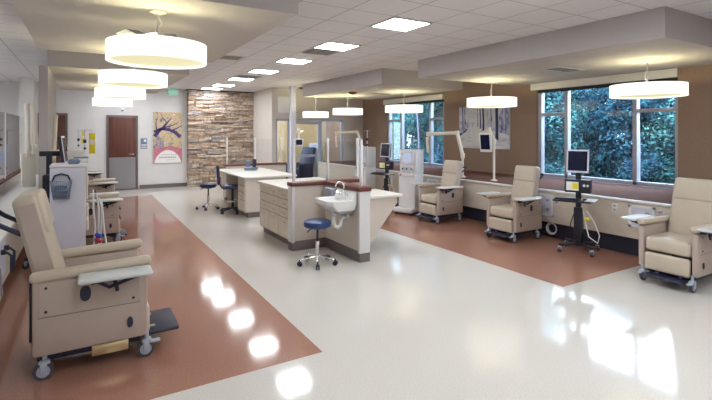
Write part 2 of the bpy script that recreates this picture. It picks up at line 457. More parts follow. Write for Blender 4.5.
def pendant(x, y, zb, dia, hgt, lab, wrapped=False, lampw=6.):
    t = thing('pendant_light', lab, 'pendant light', (x, y, ZS), 0, 'round drum pendant lights')
    r = dia / 2; z0 = zb - ZS
    MB().lathe([(r, z0), (r, z0 + hgt), (r - .008, z0 + hgt), (r - .008, z0), (r, z0)], n=56).build('shade', 'drum', t)
    MB().lathe([(0, z0 + .020), (r - .012, z0 + .020), (r - .012, z0 + .026), (0, z0 + .026)], n=48).build('diffuser', 'drum_in', t)
    s = MB(); s.cyl((0, 0, z0 + hgt - .02), (0, 0, 0), .009, n=10)
    s.build('stem', 'steel', t)
    MB().lathe([(0, 0), (.065, 0), (.065, -.012), (.02, -.03), (0, -.03)], n=24).build('canopy', 'cream', t)
    f = MB()
    for k in range(3):
        a = k * 2 * PI / 3 + .3
        f.tube([(0, 0, z0 + hgt - .02), (math.cos(a) * (r - .006), math.sin(a) * (r - .006), z0 + hgt - .02)], .006, 6)
    f.build('spider_frame', 'steel', t)
    MB().tube([(0, 0, -.03), (.03, .01, -.10), (-.01, .03, z0 + hgt + .12), (.02, .01, z0 + hgt)], .004, 6).build('cable', 'cream', t)
    if wrapped:
        p = MB(); rr = random.Random(3)
        t2 = bmesh.new(); n = 9; g = []
        for i in range(n):
            row = []
            for j in range(5):
                row.append(t2.verts.new((-.29 + i * .068 + rr.uniform(-.02, .02), -.02 + j * .05 + rr.uniform(-.015, .015), z0 + hgt + .03 + rr.uniform(0, .075) * (1 if i < 7 else .4))))
            g.append(row)
        for i in range(n - 1):
            for j in range(4): t2.faces.new((g[i][j], g[i + 1][j], g[i + 1][j + 1], g[i][j + 1]))
        p._merge(t2); o = p.build('foil_wrap', 'foil', t, smooth=0)
        sm = o.modifiers.new('thickness', 'SOLIDIFY'); sm.thickness = .004
        o['label'] = 'crumpled silver foil on top of the drum'
    # the lamp inside the drum
    l = bpy.data.lights.new('pendant_lamp', 'POINT'); l.energy = lampw; l.color = (1, .92, .52); l.shadow_soft_size = .06
    lo = bpy.data.objects.new('pendant_lamp', l); COL.objects.link(lo); lo.location = (x, y, zb + hgt * .62)
    return t
LP = [(3.95, 'nearest over the left chair row'), (6.02, 'second over the left chair row'), (8.3, 'third over the left chair row'), (10.75, 'farthest over the left chair row')]
for i, (y, s) in enumerate(LP): pendant(.51, y, 2.165, .745, .15, 'white drum pendant light, ' + s, i == 0)
RP = [(3.22, 'over the near window and black cart'), (5.95, 'in front of the snowy birch picture'), (8.65, 'in front of the far window'), (11.0, 'behind the station glass, at the far right soffit end')]
for y, s in RP[:3]: pendant(6.52, y, 2.09, .9, .16, 'white drum pendant light, ' + s)
pendant(5.93, 10.3, 2.08, .79, .16, 'white drum pendant light left of the far window by the glazed room')
pendant(5.36, 11.05, 2.02, .70, .15, 'white drum pendant light farthest back before the glazed room')

# vents, sensors, alarm
def vent(x, y, z, lx, ly, lab, mat='vent', along=0):
    t = thing('ceiling_vent', lab, 'vent', (x, y, z), 0)
    f = MB()
    for a in (-1, 1):
        f.box(-lx / 2, lx / 2, a * ly / 2 - .015, a * ly / 2 + .015, -.006, 0); f.box(a * lx / 2 - .015, a * lx / 2 + .015, -ly / 2, ly / 2, -.006, 0)
    f.build('frame', 'ventw', t)
    B(-lx / 2, lx / 2, -ly / 2, ly / 2, -.004, 0).build('backing', mat, t)
    n = max(3, int((ly if not along else lx) / .085)); s = MB()
    for k in range(n):
        if not along: q = -ly / 2 + ly * (k + .5) / n; s.box(-lx / 2, lx / 2, q - .008, q + .008, -.0055, -.0035)
        else: q = -lx / 2 + lx * (k + .5) / n; s.box(q - .008, q + .008, -ly / 2, ly / 2, -.0055, -.0035)
    s.build('louver', 'ventw', t)
vent(3.243, 6.505, H, .52, .5, 'square grey air vent beyond the second ceiling light')
vent(3.243, 10.25, H, .52, .5, 'square grey air vent between the fourth and fifth ceiling lights')
vent(2.15, 7.8, H, .40, .42, 'small dark air vent by the left soffit')
vent(6.35, 4.35, ZS, .62, .3, 'dark slot diffuser under the near right soffit', along=1)
vent(6.35, 9.35, ZS, .6, .3, 'dark slot diffuser under the far right soffit', along=1)
vent(-1.6, 7.2, H, .6, .12, 'dark linear slot vent in the left ceiling')
def puck(name, lab, cat, p, r, h, mat, sub='cream'):
    t = thing(name, lab, cat, p)
    MB().lathe([(0, -h), (r * .7, -h), (r, -h * .55), (r, 0), (0, 0)], n=24).build('body', mat, t)
    MB().lathe([(0, -h - .012), (r * .22, -h - .012), (r * .22, -h), (0, -h)], n=12).build('sensor_tip', sub, t)
puck('smoke_detector', 'white smoke detector by the third ceiling light', 'smoke detector', (3.27, 7.03, H), .07, .03, 'white')
puck('smoke_detector', 'white smoke detector by the fourth ceiling light', 'smoke detector', (3.28, 9.7, H), .07, .03, 'white')
puck('fire_alarm', 'dark red fire alarm strobe under the far right soffit', 'fire alarm', (5.55, 9.4, ZS), .10, .045, 'darkred', 'red')
puck('fire_alarm', 'small dark red alarm beside the grey pole', 'fire alarm', (5.3, 11.9, H), .06, .04, 'darkred', 'red')
# grey ceiling pole
t = thing('service_pole', 'slim grey pole from floor to ceiling before the glazed room', 'pole', (4.97, 11.7, 0))
B(-.075, .075, -.06, .06, 0, H, bev=.008).build('shaft', 'cool', t); B(-.09, .09, -.075, .075, 0, .1, bev=.005).build('foot_plate', 'mauve', t)
# exit sign
t = thing('exit_sign', 'green exit sign below the ceiling near the stone wall', 'exit sign', (2.19, 13.9, 2.68))
B(-.12, .12, -.02, .02, 0, .19, bev=.006).build('housing', 'teal', t); MB().cyl((0, 0, .19), (0, 0, .22), .015).build('mount', 'white', t)
fc = bpy.data.curves.new('sign_text', 'FONT'); fc.body = 'EXIT'; fc.size = .1; fc.align_x = 'CENTER'; fc.extrude = .001
ft = bpy.data.objects.new('sign_curve', fc); COL.objects.link(ft); fc.materials.append(M['white'])
me = bpy.data.meshes.new_from_object(ft.evaluated_get(bpy.context.evaluated_depsgraph_get())); bpy.data.objects.remove(ft)
fo = bpy.data.objects.new('sign_text', me); COL.objects.link(fo); fo.parent = t; fo.location = (0, -.0215, .06); fo.rotation_euler = (PI / 2, 0, 0)
# door sensor, room sign
t = thing('door_sensor', 'small white motion sensor above the cherry door', 'sensor', (.92, 14.3, 2.2))
B(-.045, .045, -.05, 0, 0, .11, bev=.01).build('housing', 'white', t); B(-.03, .03, -.056, -.045, .015, .045, bev=.004).build('lens', 'black', t)
t = thing('room_sign', 'small navy room sign with white lines by the door', 'sign', (1.47, 14.3, 1.15))
B(-.085, .085, -.012, 0, 0, .3, bev=.003).build('plate', 'bluegrey', t)
f = MB()
f.box(-.07, .07, -.014, -.011, .09, .12); f.box(-.07, .07, -.014, -.011, .03, .055); f.box(.0, .06, -.014, -.011, .20, .26)
f.build('white_line', 'paper', t)

# ================================================================== PICTURES
def flat_poly(mb, pts, dep, mi):
    """polygon in local (u, v) of a picture; picture faces local -y"""
    mb.mi = mi
    mb.prism(pts, .0008, Matrix.Translation((0, -dep, 0)) @ Matrix.Rotation(PI / 2, 4, 'X'))
def branch(mb, pts, w0, w1, dep, mi):
    L, Rr = [], []
    n = len(pts)
    for i, p in enumerate(pts):
        a = Vector(pts[max(0, i - 1)]); b = Vector(pts[min(n - 1, i + 1)])
        d = (b - a).normalized(); nn = Vector((-d.y, d.x)); w_ = w0 + (w1 - w0) * i / (n - 1)
        L.append(Vector(p) + nn * w_ / 2); Rr.append(Vector(p) - nn * w_ / 2)
    flat_poly(mb, [(q.x, q.y) for q in L] + [(q.x, q.y) for q in Rr[::-1]], dep, mi)
# autumn poster
def paint_mat(name, cols, scale, stretch=(1, 1, 1)):
    m, nt, b = new_mat(name)
    tc = nt.nodes.new('ShaderNodeTexCoord'); mp = nt.nodes.new('ShaderNodeMapping'); mp.inputs['Scale'].default_value = stretch
    n = nt.nodes.new('ShaderNodeTexNoise'); n.inputs['Scale'].default_value = scale; n.inputs['Detail'].default_value = 5
    r = nt.nodes.new('ShaderNodeValToRGB'); e = r.color_ramp.elements
    while len(e) < len(cols): e.new(.5)
    for i, c_ in enumerate(cols): e[i].position = .28 + .44 * i / (len(cols) - 1); e[i].color = (*c_, 1)
    nt.links.new(tc.outputs['Object'], mp.inputs[0]); nt.links.new(mp.outputs[0], n.inputs['Vector'])
    nt.links.new(n.outputs['Fac'], r.inputs['Fac']); nt.links.new(r.outputs['Color'], b.inputs['Base Color']); b.inputs['Roughness'].default_value = .5
    return m
pm = [paint_mat('autumn_leaves_print', ((.06, .05, .20), (.36, .30, .26), (.62, .52, .25), (.55, .33, .30), (.80, .70, .62)), 13),
      pmat('print_purple', (.055, .035, .16), .5, noise=.4, nscale=20), paint_mat('print_ground', ((.45, .10, .16), (.62, .22, .26), (.30, .10, .25)), 6, (1, 1, 3)),
      M['paper'], M['ink'], paint_mat('print_pond', ((.10, .12, .30), (.30, .26, .32), (.55, .46, .30)), 16)]
t = thing('poster', 'tall autumn tree poster with white arc at its foot', 'poster', (2.11, 14.296, .72))
B(-.40, .40, -.025, 0, 0, 1.5, bev=.003).build('board', 'paper', t)
f = MB()
flat_poly(f, [(-.395, .42), (.395, .42), (.395, 1.495), (-.395, 1.495)], .026, 0)
flat_poly(f, [(-.395, .005), (.395, .005), (.395, .42), (.1, .50), (-.395, .44)], .0275, 2)
flat_poly(f, [(-.36, .46), (-.1, .47), (-.12, .72), (-.3, .80)], .0275, 5)
branch(f, [(-.36, .78), (-.25, .93), (-.12, 1.05), (-.02, 1.18), (.10, 1.33)], .11, .02, .029, 1)
branch(f, [(-.38, .92), (-.2, 1.0), (.02, .98), (.2, .90), (.35, .76)], .06, .11, .029, 1)
branch(f, [(-.1, 1.04), (.12, 1.1), (.3, 1.2)], .04, .015, .029, 1)
branch(f, [(.1, .95), (.25, 1.02), (.38, 1.10)], .04, .02, .029, 1)
branch(f, [(-.3, .95), (-.33, 1.15), (-.28, 1.35)], .035, .012, .029, 1)
branch(f, [(-.02, 1.18), (-.12, 1.3), (-.2, 1.45)], .03, .01, .029, 1)
arc = [(-.37 + .74 * k / 16, .02 + .36 * math.sin(PI * k / 16) ** .6) for k in range(17)]
flat_poly(f, [(-.37, .004)] + arc + [(.37, .004)], .0305, 3)
for a, b, y_, h_ in ((-.18, .24, .235, .016), (-.24, .22, .15, .034), (-.05, .18, .085, .012)):
    x = a
    while x < b:
        l = random.uniform(.03, .07); flat_poly(f, [(x, y_), (min(b, x + l), y_), (min(b, x + l), y_ + h_), (x, y_ + h_)], .032, 4); x += l + .016
f.build('print', pm, t, smooth=0)
# snowy birch picture on the right wall (faces -x)
am = [paint_mat('snow_print', ((.42, .43, .56), (.66, .65, .70), (.74, .73, .76)), 3.5, (1, 1, 2)), pmat('print_trunk_blue', (.02, .026, .11), .5, noise=.5, nscale=12),
      paint_mat('print_birch', ((.16, .17, .33), (.55, .55, .66), (.7, .7, .75)), 9, (1, 1, .6)), pmat('print_path', (.68, .66, .67), .5, noise=.06, nscale=5), paint_mat('print_thicket', ((.05, .08, .24), (.24, .28, .46), (.55, .56, .68)), 10, (2, 1, 1))]
t = thing('canvas_picture', 'large snowy birch path picture on the brown wall', 'picture', (XW, 7.25, 1.25), -PI / 2)
B(-.74, .74, -.035, 0, 0, .96, bev=.003).build('canvas', 'paper', t)
f = MB()
flat_poly(f, [(-.738, .003), (.738, .003), (.738, .957), (-.738, .957)], .036, 0)
flat_poly(f, [(-.738, .33), (-.3, .40), (.2, .40), (.738, .36), (.738, .6), (.1, .55), (-.3, .6), (-.738, .62)], .037, 2)
flat_poly(f, [(-.6, .05), (.25, .05), (-.12, .55), (-.26, .55)], .038, 3)
flat_poly(f, [(.48, .36), (.735, .30), (.735, .9), (.6, .93), (.46, .7)], .038, 4)
for x, w_, z0, mi in ((-.62, .06, .33, 4), (-.55, .05, .40, 4), (-.46, .035, .42, 2), (-.15, .03, .5, 4), (-.07, .035, .45, 1), (.02, .055, .40, 1), (.14, .03, .45, 2), (.25, .04, .42, 4), (.60, .04, .35, 2)):
    branch(f, [(x, z0), (x + .008, .6), (x - .012, .955)], w_, w_ * .8, .039, mi)
branch(f, [(.41, .20), (.415, .5), (.40, .955)], .085, .075, .040, 1)
branch(f, [(.41, .80), (.47, .955)], .03, .02, .040, 1)
branch(f, [(-.735, .30), (-.6, .36), (-.46, .45)], .05, .03, .039, 1)
for a, b, y_ in ((-.5, -.2, .16), (.45, .73, .17), (-.45, .1, .24), (.3, .7, .08)): branch(f, [(a, y_), ((a + b) / 2, y_ + .012), (b, y_)], .012, .008, .0395, 2)
f.build('print', am, t, smooth=0)

# ================================================================== RECLINER
def caster(parent, x, y, brake=False):
    o = MB()
    o.cyl((x, y, .11), (x, y, .165), .014, n=10)
    o.box(x - .03, x + .03, y - .028, y + .028, .095, .118, bev=.008)
    for s in (-1, 1): o.box(x - .022, x + .014, y + s * .024 - .005, y + s * .024 + .005, .04, .105, bev=.003)
    if brake: o.box(x + .01, x + .085, y - .02, y + .02, .085, .10, bev=.006)
    f = o.build('caster', 'caster', parent)
    w_ = MB(); m_ = Matrix.Translation((x - .006, y, .055)) @ Matrix.Rotation(PI / 2, 4, 'X')
    w_.mi = 0; w_.lathe([(.036, -.016), (.052, -.016), (.055, -.009), (.055, .009), (.052, .016), (.036, .016)], n=24, mat=m_)
    w_.mi = 1; w_.lathe([(0, -.012), (.037, -.014), (.037, .014), (0, .012)], n=24, mat=m_)
    w_.build('wheel', ['tyre', 'caster'], f)
def make_recliner(label):
    t = thing('recliner_chair', label, 'recliner', group='cream treatment recliners')
    for s in (-1, 1):
        side = MB()
        side.box(-.32, .31, *sorted((s * .245, s * .31)), .155, .59, bev=.018)
        sp = side.build('side_panel', 'shell', t)
        B(-.285, .262, *sorted((s * .309, s * .3135)), .385, .582, bev=.002, seg=1).build('cover_plate', 'shell', sp)
        B(-.29, .267, *sorted((s * .309, s * .3115)), .379, .384).build('seam', 'seam', sp)
        for nm, ex, ez, a, b in (('oval_port', -.045, .488, .030, .046), ('slot_handle', .205, .265, .017, .034)):
            pts = [(ex + a * math.cos(k * PI / 12) , ez + b * math.copysign(abs(math.sin(k * PI / 12)) ** .8, math.sin(k * PI / 12))) for k in range(24)]
            q = MB(); q.prism([(p[0], p[1]) for p in pts], .004, Matrix.Translation((0, s * .3135 if s < 0 else s * .3175, 0)) @ Matrix.Rotation(PI / 2, 4, 'X'))
            q.build(nm, 'navy', sp)
        for bx in (-.25, .225):
            for bz in (.415, .553):
                q = MB(); q.cyl((bx, s * .312, bz), (bx, s * .3185, bz), .008, n=10); q.build('bolt', 'black', sp)
        a = MB(); a.box(-.335, .335, *sorted((s * .232, s * .318)), .58, .642, bev=.028, seg=4)
        for v in a.bm.verts:
            v.co.z += .022 * max(0, (v.co.x + .1) / .43) ** 1.3
        a.build('armrest', 'vinyl', t)
        tr = B(-.05, .36, *sorted((s * .315, s * .495)), .632, .660, bev=.014, seg=3)
        tray = tr.build('side_tray', 'tray', t)
        q = MB()
        for bx in (.06, .26):
            q.box(bx - .02, bx + .02, *sorted((s * .312, s * .36)), .595, .652, bev=.006)
            q.tube([(bx, s * .33, .60), (bx + .03, s * .42, .645)], .008, 6)
        q.tube([(.02, s * .345, .60), (.30, s * .345, .62)], .014, 8); q.tube([(.05, s * .45, .63), (.12, s * .35, .56), (.28, s * .42, .625)], .011, 8)
        q.tube([(.14, s * .335, .63), (.16, s * .35, .56), (.165, s * .36, .53)], .011, 8)
        q.build('tray_bracket', 'navy', tray)
    st = B(-.24, .315, -.238, .238, .335, .485, bev=.045, seg=4); st.build('seat_cushion', 'vinyl', t)
    B(.275, .335, -.232, .232, .135, .322, bev=.026, seg=4).build('leg_rest', 'vinyl', t)
    ang = R(-14); mt = Matrix.Translation((-.135, 0, .44)) @ Matrix.Rotation(ang, 4, 'Y')
    bk = B(-.145, 0, -.228, .228, 0, .68, bev=.04, seg=4, mat=mt, taper=(.96, .95)).build('backrest', 'vinyl', t)
    B(-.05, .013, -.212, .212, .425, .672, bev=.03, seg=4, mat=mt, taper=(.9, .96)).build('headrest', 'vinyl', t)
    B(-.124, -.024, -.2305, .2305, .05, .63, bev=.003, seg=1, mat=mt, taper=(.97, .957)).build('side_gusset', 'shell', bk)
    hb = MB()
    P = [mt @ Vector(p) for p in ((-.14, -.17, .46), (-.24, -.17, .56), (-.27, -.17, .60), (-.27, .17, .60), (-.24, .17, .56), (-.14, .17, .46))]
    hb.tube(P, .014, 10); hb.build('push_handle', 'navy', t)
    B(-.30, .275, -.25, .25, .105, .17, bev=.01).build('base_frame', 'navy', t)
    B(-.34, -.30, -.235, .235, .22, .58, bev=.01).build('rear_panel', 'navy', t)
    fp = B(.20, .43, -.20, .20, .08, .105, bev=.012, seg=3).build('footrest', 'navy', t)
    for s in (-1, 1): B(.1, .28, s * .12 - .015, s * .12 + .015, .095, .115).build('footrest_bracket', 'steel', fp)
    for x in (-.26, .31):
        for y in (-.255, .255): caster(t, x, y, x > 0)
    return t
rec = make_recliner('cream recliner in the left foreground facing the aisle')
rec.location = (.055, 3.83, 0); rec.rotation_euler = (0, 0, 0); rec.scale = (1.06, 1.06, 1.10)
o = B(-.01, .20, -.262, -.25, .075, .14, bev=.004).build('metal_plate', 'tinted_steel', None)
# plain copies first, then the extra plate for the foreground chair only
again(rec, (.12, 7.72, 0), 0, 'second cream recliner in the left row, behind the pale grey machine', 1.0)
again(rec, (.20, 10.25, 0), 0, 'third cream recliner in the left row, mostly hidden', 1.0)
again(rec, (.05, 12.95, 0), 0, 'farthest cream recliner in the left row, near the cherry door', 1.0)
again(rec, (5.53, 2.39, 0), PI, 'cream recliner at the right edge, nearest the viewer', (1, .92, 1))
again(rec, (5.63, 4.70, 0), R(180), 'cream recliner before the ledge, left of the black cart', (.92, .92, 1))
again(rec, (5.60, 6.33, 0), PI, 'cream recliner beside the white dialysis machine, left of the picture', (.92, .92, 1))
o.parent = rec
trays = [c for c in rec.children if c.name.startswith('side_tray')]
far = max(trays, key=lambda c: sum(v.co.y for v in c.data.vertices)); near = [c for c in trays if c is not far][0]
for c in list(far.children) + [far]: bpy.data.objects.remove(c)
near.location.z = -.045; near.location.x = -.035
for c in rec.children:
    if c.name.startswith('footrest'): c.location = (.10, 0, .03)
# dark recliner in the glazed room
t = thing('recliner_chair', 'navy blue recliner seen through glass in the inner room', 'recliner', (5.9, 13.35, 0), R(200))
B(-.3, .32, -.24, .24, .18, .48, bev=.04, seg=3).build('seat_cushion', 'navyfab', t)
for s in (-1, 1): B(-.3, .3, *sorted((s * .24, s * .33)), .15, .64, bev=.03, seg=3).build('armrest', 'navyfab', t)
B(-.14, 0, -.28, .28, 0, .75, bev=.04, seg=3, mat=Matrix.Translation((-.2, 0, .42)) @ Matrix.Rotation(R(-14), 4, 'Y')).build('backrest', 'navyfab', t)
for x in (-.25, .25):
    for y in (-.25, .25): MB().cyl((x, y, 0), (x, y, .18), .025).build('foot', 'black', t)

# ================================================================== DIALYSIS MACHINES
def make_machine(label, pole=True):
    """faces +x"""
    t = thing('dialysis_machine', label, 'dialysis machine', group='dialysis machines')
    B(-.24, .34, -.22, .22, .05, .135, bev=.02, seg=3).build('foot_base', 'machine', t)
    for x in (-.18, .27):
        for y in (-.17, .17):
            q = MB(); q.cyl((x, y - .012, .03), (x, y + .012, .03), .03, n=16); q.build('wheel', 'tyre', t)
    B(-.17, .17, -.19, .19, .135, .80, bev=.015, seg=2).build('lower_cabinet', 'machine', t)
    up = B(-.17, .12, -.195, .195, .80, 1.27, bev=.015, seg=2).build('console', 'machine', t)
    B(.115, .14, -.16, .16, .98, 1.23, bev=.01).build('monitor_bezel', 'cool', up)
    B(.139, .143, -.09, .09, 1.03, 1.20).build('screen', 'bluescreen', up)
    q = MB(); q.box(.12, .20, -.18, .18, .74, .80, bev=.012); q.build('shelf', 'machine', t)
    for y in (-.10, .0, .10):
        q = MB(); q.cyl((.12, y, .89), (.155, y, .89), .036, n=18); p_ = q.build('blood_pump', 'cool', up)
        q = MB(); q.cyl((.155, y, .89), (.168, y, .89), .015, n=12); q.build('knob', 'navy', p_)
    q = MB(); q.cyl((.17, -.12, .77), (.206, -.12, .77), .018, n=12); q.build('connector', 'red', t)
    q = MB(); q.tube([(.16, -.1, .87), (.19, -.12, .80), (.2, -.06, .70), (.19, .08, .66), (.18, .14, .80), (.16, .1, .87)], .007, 6); q.build('blood_line', 'coilw', t)
    sd = MB(); sd.box(-.06, .1, -.235, -.19, .30, .72, bev=.01); sd.build('side_pod', 'cool', t)
    f = MB(); f.tube([(.02, -.24, .62), (.03, -.27, .42), (.05, -.25, .22), (.0, -.23, .35)], .009, 6); f.build('side_hose', 'grey', t)
    if pole:
        p_ = MB(); p_.cyl((-.06, .0, 1.27), (-.06, 0, 1.67), .013, n=10); p_ = p_.build('infusion_pole', 'steel', t)
        q = MB()
        for s in (-1, 1): q.tube([(-.06, 0, 1.65), (-.06, s * .10, 1.66), (-.06, s * .115, 1.635)], .005, 6); q.tube([(-.06, 0, 1.65), (-.06 + s * .1, 0, 1.66), (-.06 + s * .115, 0, 1.635)], .005, 6)
        q.build('pole_hook', 'steel', p_)
        q = MB(); q.box(-.085, -.035, -.03, .03, 1.42, 1.48, bev=.008); q.box(-.08, -.04, -.025, .025, 1.30, 1.34, bev=.006); q.build('pole_clamp', 'navy', p_)
    return t
ma = make_machine('white dialysis machine with blue screen left of the right-row recliner', False)
ma.location = (5.62, 7.22, 0); ma.rotation_euler = (0, 0, R(200))
mb_ = make_machine('white dialysis machine with hook pole at the far brown wall corner')
mb_.location = (5.75, 9.15, 0); mb_.rotation_euler = (0, 0, R(190))
for p_, dx, lab in (((-.13, 9.6, 0), .20, 'dialysis machine with hook pole behind the second left recliner'), ((-.22, 11.9, 0), .17, 'dialysis machine with hook pole farthest along the left row')):
    c_ = again(mb_, p_, 0, lab)
    for ch in c_.children:
        if ch.name.startswith('infusion_pole'): ch.location.x = dx
again(ma, (-1.50, 11.7, 0), R(-75), 'pale dialysis machine behind the left glass screen, nearer')
again(mb_, (-1.66, 13.3, 0), R(-80), 'pale dialysis machine with pole behind the left glass screen, farther')
again(ma, (6.6, 13.6, 0), R(-140), 'pale dialysis machine inside the glazed room')
# big machine in the left foreground, seen from its plain side
t = thing('dialysis_machine', 'tall pale grey machine with wire basket, behind the foreground recliner', 'dialysis machine', (-.14, 6.12, 0), 0, 'dialysis machines')
B(-.21, .24, -.23, .23, .05, .14, bev=.02, seg=3).build('foot_base', 'cool', t)
for x in (-.16, .18):
    for y in (-.18, .18): MB().cyl((x, y - .012, .03), (x, y + .012, .03), .03).build('wheel', 'tyre', t)
bd = B(-.18, .155, -.22, .22, .14, 1.22, bev=.012).build('body', 'cool', t)
B(-.185, .175, -.225, .225, 1.22, 1.25, bev=.012).build('top_cover', 'white', t)
B(.155, .175, -.2, .2, .85, 1.22, bev=.008).build('front_panel', 'cream', t)
for z0 in (.5, .66): B(.155, .185, -.17, .17, z0, z0 + .11, bev=.01).build('pod', 'cream', t)
# wire basket on the side
bkt = thing('wire_basket', 'blue-grey wire basket hooked on the pale machine side', 'basket', (-.215, 5.90, .88))
q = MB()
def ring(z, sx, sy): return [(sx * math.cos(k * PI / 16), -.005 - abs(sy * math.sin(k * PI / 16)) if k <= 16 else -.005, z) for k in range(17)]
for z, sx, sy in ((.0, .075, .05), (.05, .085, .07), (.10, .09, .08), (.15, .095, .085), (.20, .10, .09)): q.tube(ring(z, sx, sy), .0035, 6)
for k in range(17):
    a = k * PI / 16
    q.tube([(.075 * math.cos(a), -.005 - .05 * abs(math.sin(a)), 0), (.10 * math.cos(a), -.005 - .09 * abs(math.sin(a)), .20)], .003, 5)
q.build('wire_mesh', 'wire', bkt)
q = MB(); q.tube([(-.085, -.01, .19), (-.06, -.012, .255), (0, -.014, .275), (.06, -.012, .255), (.085, -.01, .19)], .009, 8); q.build('handle', 'navy', bkt)
q = MB(); q.box(-.06, .06, -.045, -.012, .012, .15, bev=.015); q.build('liner', 'wire', bkt)
# things lying on the machine top
t = thing('face_shield', 'blue-grey goggles lying on the pale machine top', 'goggles', (-.10, 6.0, 1.25))
B(-.06, .06, -.03, .03, 0, .055, bev=.022, seg=3).build('lens', 'bluegrey', t)
MB().tube([(-.058, .02, .03), (-.07, .10, .03), (0, .16, .03), (.07, .10, .03), (.058, .02, .03)], .006, 6).build('strap', 'grey', t)
t = thing('sharps_box', 'white box with blue lid on the pale machine top', 'box', (-.03, 6.22, 1.25))
B(-.07, .07, -.05, .05, 0, .055, bev=.008).build('body', 'white', t); B(-.075, .075, -.055, .055, .055, .07, bev=.006).build('lid', 'bluegrey', t)
# hose bundle beside it
t = thing('hose_bundle', 'white hoses with red and blue couplings beside the pale machine', 'hoses', (.07, 6.02, 0))
for k in range(4):
    x = .02 + k * .028
    pts = [(x, .0, .95 - k * .05), (x + .03 * math.sin(k), -.05, .75), (x + .02, -.02 - .03 * k, .5), (x + .05 * (k % 2), -.06, .3), (x + .09, -.10 - .03 * k, .06), (x + .2, -.16 + .05 * k, .025)]
    MB().tube(pts, .010, 8).build('hose', 'coilw', t)
MB().cyl((.04, -.08, .40), (.10, -.10, .36), .022).build('red_coupling', 'red', t)
MB().cyl((.04, -.08, .45), (.10, -.10, .42), .022).build('blue_coupling', 'blueplug', t)

# ================================================================== COMPUTER CARTS
def make_cart(label):
    """screen faces +x"""
    t = thing('computer_cart', label, 'computer cart', group='black computer carts')
    bs = MB()
    for k in range(4):
        a = PI / 4 + k * PI / 2
        bs.box(0, .30, -.025, .025, .085, .12, bev=.01, mat=Matrix.Rotation(a, 4, 'Z'), taper=(1, .8))
    bs.cyl((0, 0, .08), (0, 0, .16), .06); bs.build('base', 'black', t)
    for k in range(4):
        a = PI / 4 + k * PI / 2
        x, y = .29 * math.cos(a), .29 * math.sin(a)
        q = MB(); q.cyl((x, y, .09), (x, y, .06), .012, n=8); q.box(x - .014, x + .014, y - .026, y + .026, .035, .075, bev=.004); c_ = q.build('caster', 'caster', t)
        q = MB(); q.cyl((x, y - .02, .036), (x, y + .02, .036), .036, n=18); q.build('wheel', 'tyre', c_)
    MB().box(-.03, .03, -.035, .035, .12, 1.22, bev=.008).build('pole', 'black', t)
    B(-.055, .055, -.055, .055, .16, .60, bev=.012).build('battery_case', 'black', t)
    tr = B(-.06, .26, -.29, .20, .685, .71, bev=.008).build('keyboard_tray', 'black', t)
    B(-.05, .25, .12, .245, .705, .718, bev=.004).build('work_surface', 'tray', tr)
    kb = B(.04, .22, -.27, .02, .712, .73, bev=.006).build('keyboard', 'black', tr)
    q = MB(); q.box(.1, .16, .08, .13, .71, .735, bev=.012); q.build('mouse', 'black', tr)
    bx = B(-.05, .10, -.165, .165, .80, .975, bev=.008).build('equipment_box', 'black', t)
    B(.10, .104, -.14, .02, .83, .945).build('label_plate', 'paper', bx); B(.104, .106, -.06, .015, .85, .93).build('sticker', 'yellow', bx)
    q = MB(); q.cyl((.10, .09, .90), (.106, .09, .90), .018, n=12); q.cyl((.10, .135, .90), (.106, .135, .90), .016, n=12); q.build('socket', 'cool', bx)
    mt = Matrix.Translation((.05, 0, 1.22)) @ Matrix.Rotation(R(-8), 4, 'Y')
    mo = B(-.03, .008, -.145, .145, -.155, .155, bev=.008, mat=mt).build('monitor', 'black', t); B(.006, .0145, -.145, .145, -.155, .155, bev=.003, mat=mt).build('bezel', 'cool', mo)
    B(.0135, .016, -.124, .124, -.130, .134, mat=mt).build('screen', 'screen', mo)
    B(-.04, -.02, -.06, .06, -.08, .08, bev=.005, mat=mt).build('mount', 'black', mo)
    pts = [(.0, .05, .60), (.02, .08, .45), (.05, .14, .22), (.10, .26, .16), (.08, .28, .26), (.02, .20, .42), (.0, .10, .56)]
    q = MB(); q.tube(pts, .008, 8); q.build('cable', 'coilw', t)
    q = MB(); q.tube([(0, -.06, .5), (.04, -.10, .36), (.03, -.06, .2), (0, -.05, .12)], .007, 6); q.build('cord', 'black', t)
    q = MB(); q.box(.03, .09, .09, .16, .44, .475, bev=.01); q.build('plug', 'yellow', t)
    return t
cart = make_cart('black computer cart with monitor before the near window')
cart.location = (5.74, 3.71, 0); cart.rotation_euler = (0, 0, R(-158)); cart.scale = (.95, .95, 1)
again(cart, (5.75, 8.25, 0), R(-165), 'black computer cart before the far window, left of the dialysis machine')
c_ = again(cart, (-.37, 6.75, 0), R(-4), 'black computer cart seen edge-on behind the pale grey machine', (1, 1, 1.12))
for ch in c_.children:
    if ch.name.startswith('monitor'): ch.location = (.10, 0, .02)
MB().tube([(-.10, 0, 1.20), (.13, 0, 1.20)], .028, 8).build('monitor_arm', 'black', c_)
again(cart, (-.36, 10.95, 0), R(10), 'black computer cart farther down the left row by the yellow tag')

# yellow tags
def ytag(p, w_, h_, lab):
    t = thing('yellow_tag', lab, 'tag', p)
    B(-w_ / 2, w_ / 2, -.003, .003, -h_, 0, bev=.002).build('card', 'yellow', t)
    B(-w_ * .35, w_ * .35, -.006, -.003, -h_ * .55, -h_ * .32).build('pocket', 'paper', t)
    MB().tube([(0, 0, -.005), (0, 0, .035)], .003, 6).build('loop', 'steel', t)
ytag((.125, 9.6, 1.60), .10, .38, 'long yellow tag on the hook pole nearest the door')
ytag((-.01, 11.9, 1.62), .08, .26, 'short yellow tag on the farther hook pole')

